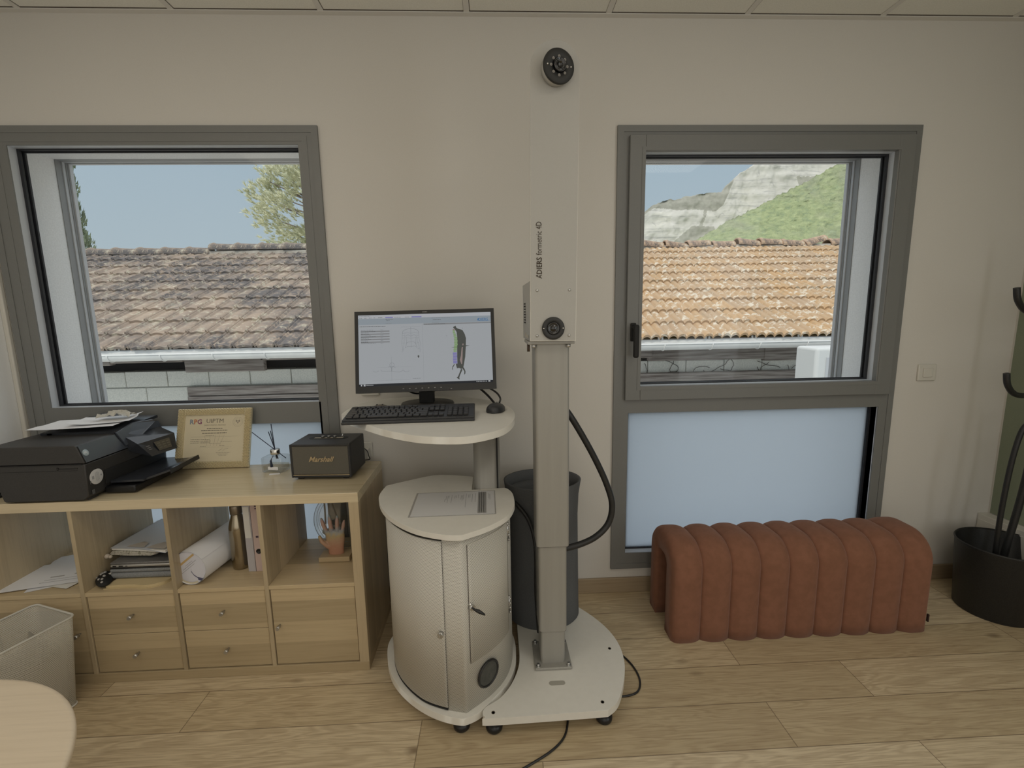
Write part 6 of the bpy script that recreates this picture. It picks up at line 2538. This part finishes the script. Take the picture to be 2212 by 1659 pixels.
# lettering (reads upwards)
TXTM = mat('brown_black_lettering', (0.045, 0.030, 0.015), 0.6)
mb = MB()
t1 = text_mesh('DIERS', 0.0250, bold=0.00045)
t2 = text_mesh('formetric 4D', 0.0268)
ML = Matrix.Translation((0.7035, yp - 0.0006, 1.565)) @ Matrix.Rotation(-PI / 2, 4, 'Y') @ Matrix.Rotation(PI / 2, 4, 'X')
mb.mesh(t1, ML @ Matrix.Translation((0.0, 0, 0)) @ Matrix.Diagonal((0.86, 1, 1, 1)))
w1_ = max(v.co.x for v in t1.vertices) * 0.86
mb.mesh(t2, ML @ Matrix.Translation((w1_ + 0.0075, 0, 0)) @ Matrix.Diagonal((0.74, 1, 1, 1)))
lt = build('lettering', mb, TXTM, col, world=True)
mb = MB()
for pl in ([(-0.014, 0.0), (-0.0115, 0.0), (-0.0035, 0.0195), (-0.0055, 0.0195)], [(-0.0055, 0.0195), (-0.0035, 0.0195), (-0.001, 0.013), (-0.004, 0.0125)], [(-0.0035, 0.0), (-0.001, 0.0), (-0.0028, 0.008), (-0.0045, 0.008)], [(-0.0095, 0.004), (-0.0065, 0.004), (-0.0045, 0.008), (-0.0075, 0.009)]):
    mb.face([tuple(ML @ Vector((x_, y_, 0.0))) for x_, y_ in pl])
build('triangle_logo', mb, TXTM, col, world=True)
# vent on the left side of the equipment box
mb = MB()
for i in range(8):
    z_ = 1.402 + i * 0.0098
    mb.box(0.6555, 0.6585, -0.465, -0.425, z_, z_ + 0.0045)
build('vent_slots', mb, BLACK_M, col, world=True)['kind'] = 'stuff'
mb = MB()
for a_, b_, c_, d_ in ((0.6572, -0.56, 1.352, 0.01), (0.6572, -0.545, 1.352, 0.008), (0.6572, -0.53, 1.352, 0.010), (0.6572, -0.47, 1.352, 0.014)):
    mb.box(a_ - 0.0012, a_ + 0.003, b_ - 0.004, b_ + 0.004, c_, c_ + d_)
build('side_print', mb, mat('pale_side_print', (0.48, 0.45, 0.40), 0.7), col, world=True)
# corrugated hose on the right, cable on the left
HOSE = noisy('black_hose', (0.014, 0.014, 0.014), (0.022, 0.022, 0.022), 60, 0.45)
mb = MB()
mb.tube(catmull([(.785, -.47, 1.10), (.822, -.48, 1.052), (.878, -.47, .958), (.93, -.46, .860), (.975, -.45, .76), (.998, -.45, .675), (.985, -.45, .598), (.935, -.46, .548), (.868, -.465, .518), (.79, -.475, .505)], k=8, closed=False), 0.0125, 14)
build('cable_hose', mb, HOSE, col, world=True)
mb = MB()
mb.tube(catmull([(.600, -.335, .655), (.628, -.36, .640), (.662, -.385, .600), (.684, -.42, .545), (.690, -.455, .47), (.690, -.455, .30), (.700, -.44, .12)], k=8, closed=False), 0.0085, 10)
build('left_cable', mb, HOSE, col, world=True)

# ---------------------------------------------------- dark felt bin behind the column
fb_ = empty('felt_basket', (0.752, -0.268, 0.075))
tag(fb_, 'tall dark grey felt bin standing behind the scanner column', 'bin')
FELTD = noisy('anthracite_felt', (0.11, 0.115, 0.12), (0.13, 0.135, 0.14), 300, 0.9, 0.2, 0.001, spec=0.3)
mb = MB()
mb.lathe([(0.0, 0.0), (0.158, 0.0), (0.163, 0.006), (0.161, 0.10), (0.158, 0.30), (0.156, 0.48), (0.160, 0.58), (0.169, 0.638), (0.170, 0.642), (0.160, 0.642), (0.152, 0.60), (0.148, 0.45), (0.150, 0.02), (0.0, 0.02)], -0.013, 0.02, 56, sy=0.80)
build('shell', mb, FELTD, fb_)
mb = MB()
mb.lathe([(0.0, 0.35), (0.08, 0.50), (0.118, 0.57), (0.126, 0.60), (0.124, 0.604), (0.112, 0.58), (0.0, 0.40)], -0.03, 0.018, 40, sy=0.78)
build('inner_liner', mb, FELTD, fb_)

# power cables on the floor
for pts, lab in (([(0.775, -0.70, 0.004), (0.770, -0.755, 0.004), (0.748, -0.815, 0.004), (0.70, -0.862, 0.004), (0.62, -0.908, 0.004), (0.50, -0.97, 0.004), (0.38, -1.05, 0.004)], 'black power cable running from under the scanner base to the lower picture edge'),
                 ([(0.98, -0.38, 0.004), (1.04, -0.44, 0.004), (1.075, -0.51, 0.004), (1.083, -0.585, 0.004), (1.055, -0.645, 0.004), (0.99, -0.662, 0.004), (0.93, -0.64, 0.004)], 'black cable loop poking out at the right side of the scanner base')):
    mb = MB()
    mb.tube(catmull(pts, k=8, closed=False), 0.0038, 8)
    o = build('power_cable', mb, BLACK)
    tag(o, lab, 'cable')

# ================================================================== BENCH
bench = empty('bench', (1.868, -0.244, 0))
tag(bench, 'terracotta pink velvet bench with nine padded channels under the right window', 'bench')
VEL = noisy('terracotta_velvet', (0.225, 0.106, 0.066), (0.26, 0.122, 0.078), 30, 0.95, 0.0, spec=0.05)
VEL.node_tree.nodes['Principled BSDF'].inputs['Sheen Weight'].default_value = 0.22
VEL.node_tree.nodes['Principled BSDF'].inputs['Sheen Roughness'].default_value = 0.5
VEL.node_tree.nodes['Principled BSDF'].inputs['Sheen Tint'].default_value = (0.85, 0.62, 0.55, 1)
BL, BD, BH = 1.160, 0.290, 0.440
NCH = 9


def arch(hd, ht, r_, n_=9, z0_=0.0):
    """inverted U in yz from front bottom over the top to rear bottom"""
    pts_ = [(-hd, z0_ + (ht - r_ - z0_) * q / 6) for q in range(6)]
    pts_ += [(-hd + r_ - math.cos(PI / 2 * q / n_) * r_, ht - r_ + math.sin(PI / 2 * q / n_) * r_) for q in range(n_ + 1)]
    pts_ += [(hd - r_ + math.sin(PI / 2 * q / n_) * r_, ht - r_ + math.cos(PI / 2 * q / n_) * r_) for q in range(n_ + 1)]
    pts_ += [(hd, z0_ + (ht - r_ - z0_) * (5 - q) / 6) for q in range(6)]
    return pts_


for ch in range(NCH):
    mb = MB()
    x0_ = -BL / 2 + BL * ch / NCH
    x1_ = x0_ + BL / NCH
    rows = []
    NS = 12
    for i in range(NS + 1):
        u = i / NS
        x_ = x0_ + (x1_ - x0_) * u
        e = abs(2 * u - 1)
        b_ = 0.020 * (1 - e ** 2.4) - 0.010
        if ch == 0 and u < 0.5:
            b_ = 0.020 * (1 - e ** 5) - 0.010
        if ch == NCH - 1 and u > 0.5:
            b_ = 0.020 * (1 - e ** 5) - 0.010
        outr = arch(BD / 2 + b_, BH + b_, 0.115 + b_)
        # underside rounds at the floor
        outr = [(y_, z_ if 0 < k < len(outr) - 1 else 0.0) for k, (y_, z_) in enumerate(outr)]
        inn = arch(BD / 2 - 0.085, BH - 0.085, 0.045)[::-1]
        ringp = [(x_, y_, max(0.0, z_)) for y_, z_ in outr] + [(x_, y_, max(0.0, z_)) for y_, z_ in inn]
        rows.append(ringp)
    V = mb.grid(rows, close_v=True)
    n_ = len(rows[0])
    for Vr, fl_ in ((V[0], False), (V[-1], True)):
        h_ = n_ // 2
        for k in range(h_ - 1):
            q = [Vr[k], Vr[k + 1], Vr[n_ - 2 - k], Vr[n_ - 1 - k]]
            try:
                f = mb.bm.faces.new(q)
                f.smooth = True
            except ValueError:
                pass
    build('padded_channel', mb, VEL, bench)
mb = MB()
mb.box(0.578, 0.584, -0.148, -0.140, 0.045, 0.080)
build('side_label', mb, mat('dark_fabric_label', (0.03, 0.012, 0.008), 0.8), bench)

# ================================================================== COAT STAND
cs_ = empty('coat_stand', (2.905, -0.265, 0))
tag(cs_, 'black metal coat stand with curved hooks rising from a black bucket', 'coat stand')
IRON = noisy('black_textured_metal', (0.018, 0.018, 0.018), (0.030, 0.030, 0.030), 300, 0.45, 0.3, 0.0005, metal=0.3)
mb = MB()
mb.lathe([(0, 0.0), (0.150, 0.0), (0.155, 0.006), (0.176, 0.325), (0.180, 0.333), (0.176, 0.338), (0.170, 0.330), (0.150, 0.012), (0, 0.012)], 0.0, 0.0, 56, sx=0.98, sy=0.92)
build('bucket', mb, IRON, cs_)
mb = MB()
mb.tube(catmull([(-0.03, 0.0, 0.012), (0.0, -0.01, 0.30), (0.03, -0.02, 0.62), (0.045, -0.02, 0.90), (0.045, -0.02, 1.30), (0.045, -0.02, 1.68)], k=6, closed=False), 0.014, 12)
build('pole', mb, IRON, cs_)
mb = MB()
mb.tube(catmull([(-0.035, -0.01, 0.012), (-0.070, -0.03, 0.30), (-0.085, -0.04, 0.50), (-0.080, -0.045, 0.72), (-0.060, -0.045, 0.86), (-0.035, -0.045, 0.915), (0.0, -0.04, 0.905), (0.035, -0.03, 0.86)], k=6, closed=False), 0.0105, 10)
build('bent_leg', mb, IRON, cs_)
mb = MB()
mb.tube(catmull([(0.03, 0.03, 0.012), (0.09, 0.04, 0.45), (0.11, 0.03, 0.80), (0.09, 0.01, 0.91), (0.05, -0.01, 0.88)], k=6, closed=False), 0.0105, 10)
build('bent_leg', mb, IRON, cs_)
for hz, rx in ((1.05, -0.258), (1.402, -0.268)):
    for sg_ in (1, -1):
        mb = MB()
        pts = [(0.045, -0.02, hz), (0.045 + sg_ * (rx * 0.40), -0.05, hz - 0.002), (0.045 + sg_ * rx * 0.75, -0.075, hz + 0.012), (0.045 + sg_ * rx * 0.97, -0.092, hz + 0.055), (0.045 + sg_ * rx * 1.03, -0.095, hz + 0.105)]
        if sg_ == -1:
            pts = [(p[0], -0.02 - (p[1] + 0.02), p[2]) for p in pts]
            pts = [(min(p[0], 0.19), p[1], p[2]) for p in pts]
        mb.tube(catmull(pts, k=6, closed=False), 0.0115, 10)
        build('hook', mb, IRON, cs_)

# ================================================================== WIRE WASTE BASKET
bn = empty('waste_basket', (-1.205, -0.645, 0), math.radians(-20.5))
tag(bn, 'white wire mesh waste basket with a pale liner in front of the shelving unit', 'waste basket')
BWx, BWy, BWh = 0.118, 0.150, 0.355


def rrect(hx_, hy_, r_, z_, n_=5):
    out_ = []
    for sx_, sy_, a0 in ((1, 1, 0), (-1, 1, PI / 2), (-1, -1, PI), (1, -1, 1.5 * PI)):
        for q in range(n_):
            a_ = a0 + PI / 2 * q / (n_ - 1)
            out_.append((sx_ * (hx_ - r_) + math.cos(a_) * r_, sy_ * (hy_ - r_) + math.sin(a_) * r_, z_))
    return out_


mb = MB()
r0, r1 = rrect(BWx - 0.022, BWy - 0.025, 0.018, 0.004), rrect(BWx, BWy, 0.022, BWh)
n_ = len(r0)
d_ = [0]
for i in range(n_):
    d_.append(d_[-1] + (Vector(r1[(i + 1) % n_]) - Vector(r1[i])).length)
for i in range(n_):
    j = (i + 1) % n_
    mb.face([r0[i], r0[j], r1[j], r1[i]], 0, [(d_[i], 0), (d_[i + 1], 0), (d_[i + 1], BWh), (d_[i], BWh)], smooth=True)
mb.face(r0, 0, [(p[0], p[1]) for p in r0])
build('mesh_walls', mb, MESHB, bn, weld=True)
mb = MB()
mb.tube([Vector(p) for p in rrect(BWx, BWy, 0.022, BWh)], 0.0038, 8, closed=True)
build('rim', mb, PVC, bn)
mb = MB()
mb.tube([Vector(p) for p in rrect(BWx - 0.021, BWy - 0.024, 0.018, 0.004)], 0.0035, 8, closed=True)
build('bottom_ring', mb, PVC, bn)
mb = MB()
rows = []
rr = random.Random(6)
for k in range(7):
    t_ = k / 6
    z_ = 0.012 + 0.235 * t_
    base = rrect(BWx - 0.028 + 0.013 * t_, BWy - 0.032 + 0.015 * t_, 0.03, z_, 7)
    rows.append([(p[0] * (1 - 0.10 * rr.random()), p[1] * (1 - 0.10 * rr.random()), p[2] + (0.03 * math.sin(i * 1.3) * t_)) for i, p in enumerate(base)])
V = mb.grid(rows, close_v=True)
mb.cap(V[0])
build('liner_bag', mb, mat('pale_liner', (0.55, 0.52, 0.45), 0.6), bn)

# ================================================================== ROUND TABLE
tb_ = empty('round_table', (-0.816, -1.491, 0))
tag(tb_, 'round pale oak side table cut by the lower left corner', 'table')
mb = MB()
mb.lathe([(0, 0.478), (0.455, 0.478), (0.463, 0.482), (0.465, 0.488), (0.465, 0.494), (0.462, 0.499), (0.455, 0.500), (0, 0.500)], n=96)
build('tabletop', mb, TABLE, tb_)
mb = MB()
mb.lathe([(0.40, 0.452), (0.430, 0.452), (0.430, 0.478), (0.40, 0.478)], n=64)
build('apron', mb, TABLE, tb_)
for q in range(4):
    a_ = PI / 4 + q * PI / 2 + 0.3
    mb = MB()
    mb.tube([(math.cos(a_) * 0.39, math.sin(a_) * 0.39, 0.0), (math.cos(a_) * 0.33, math.sin(a_) * 0.33, 0.478)], [0.014, 0.020], 14)
    build('leg', mb, TABLE, tb_)
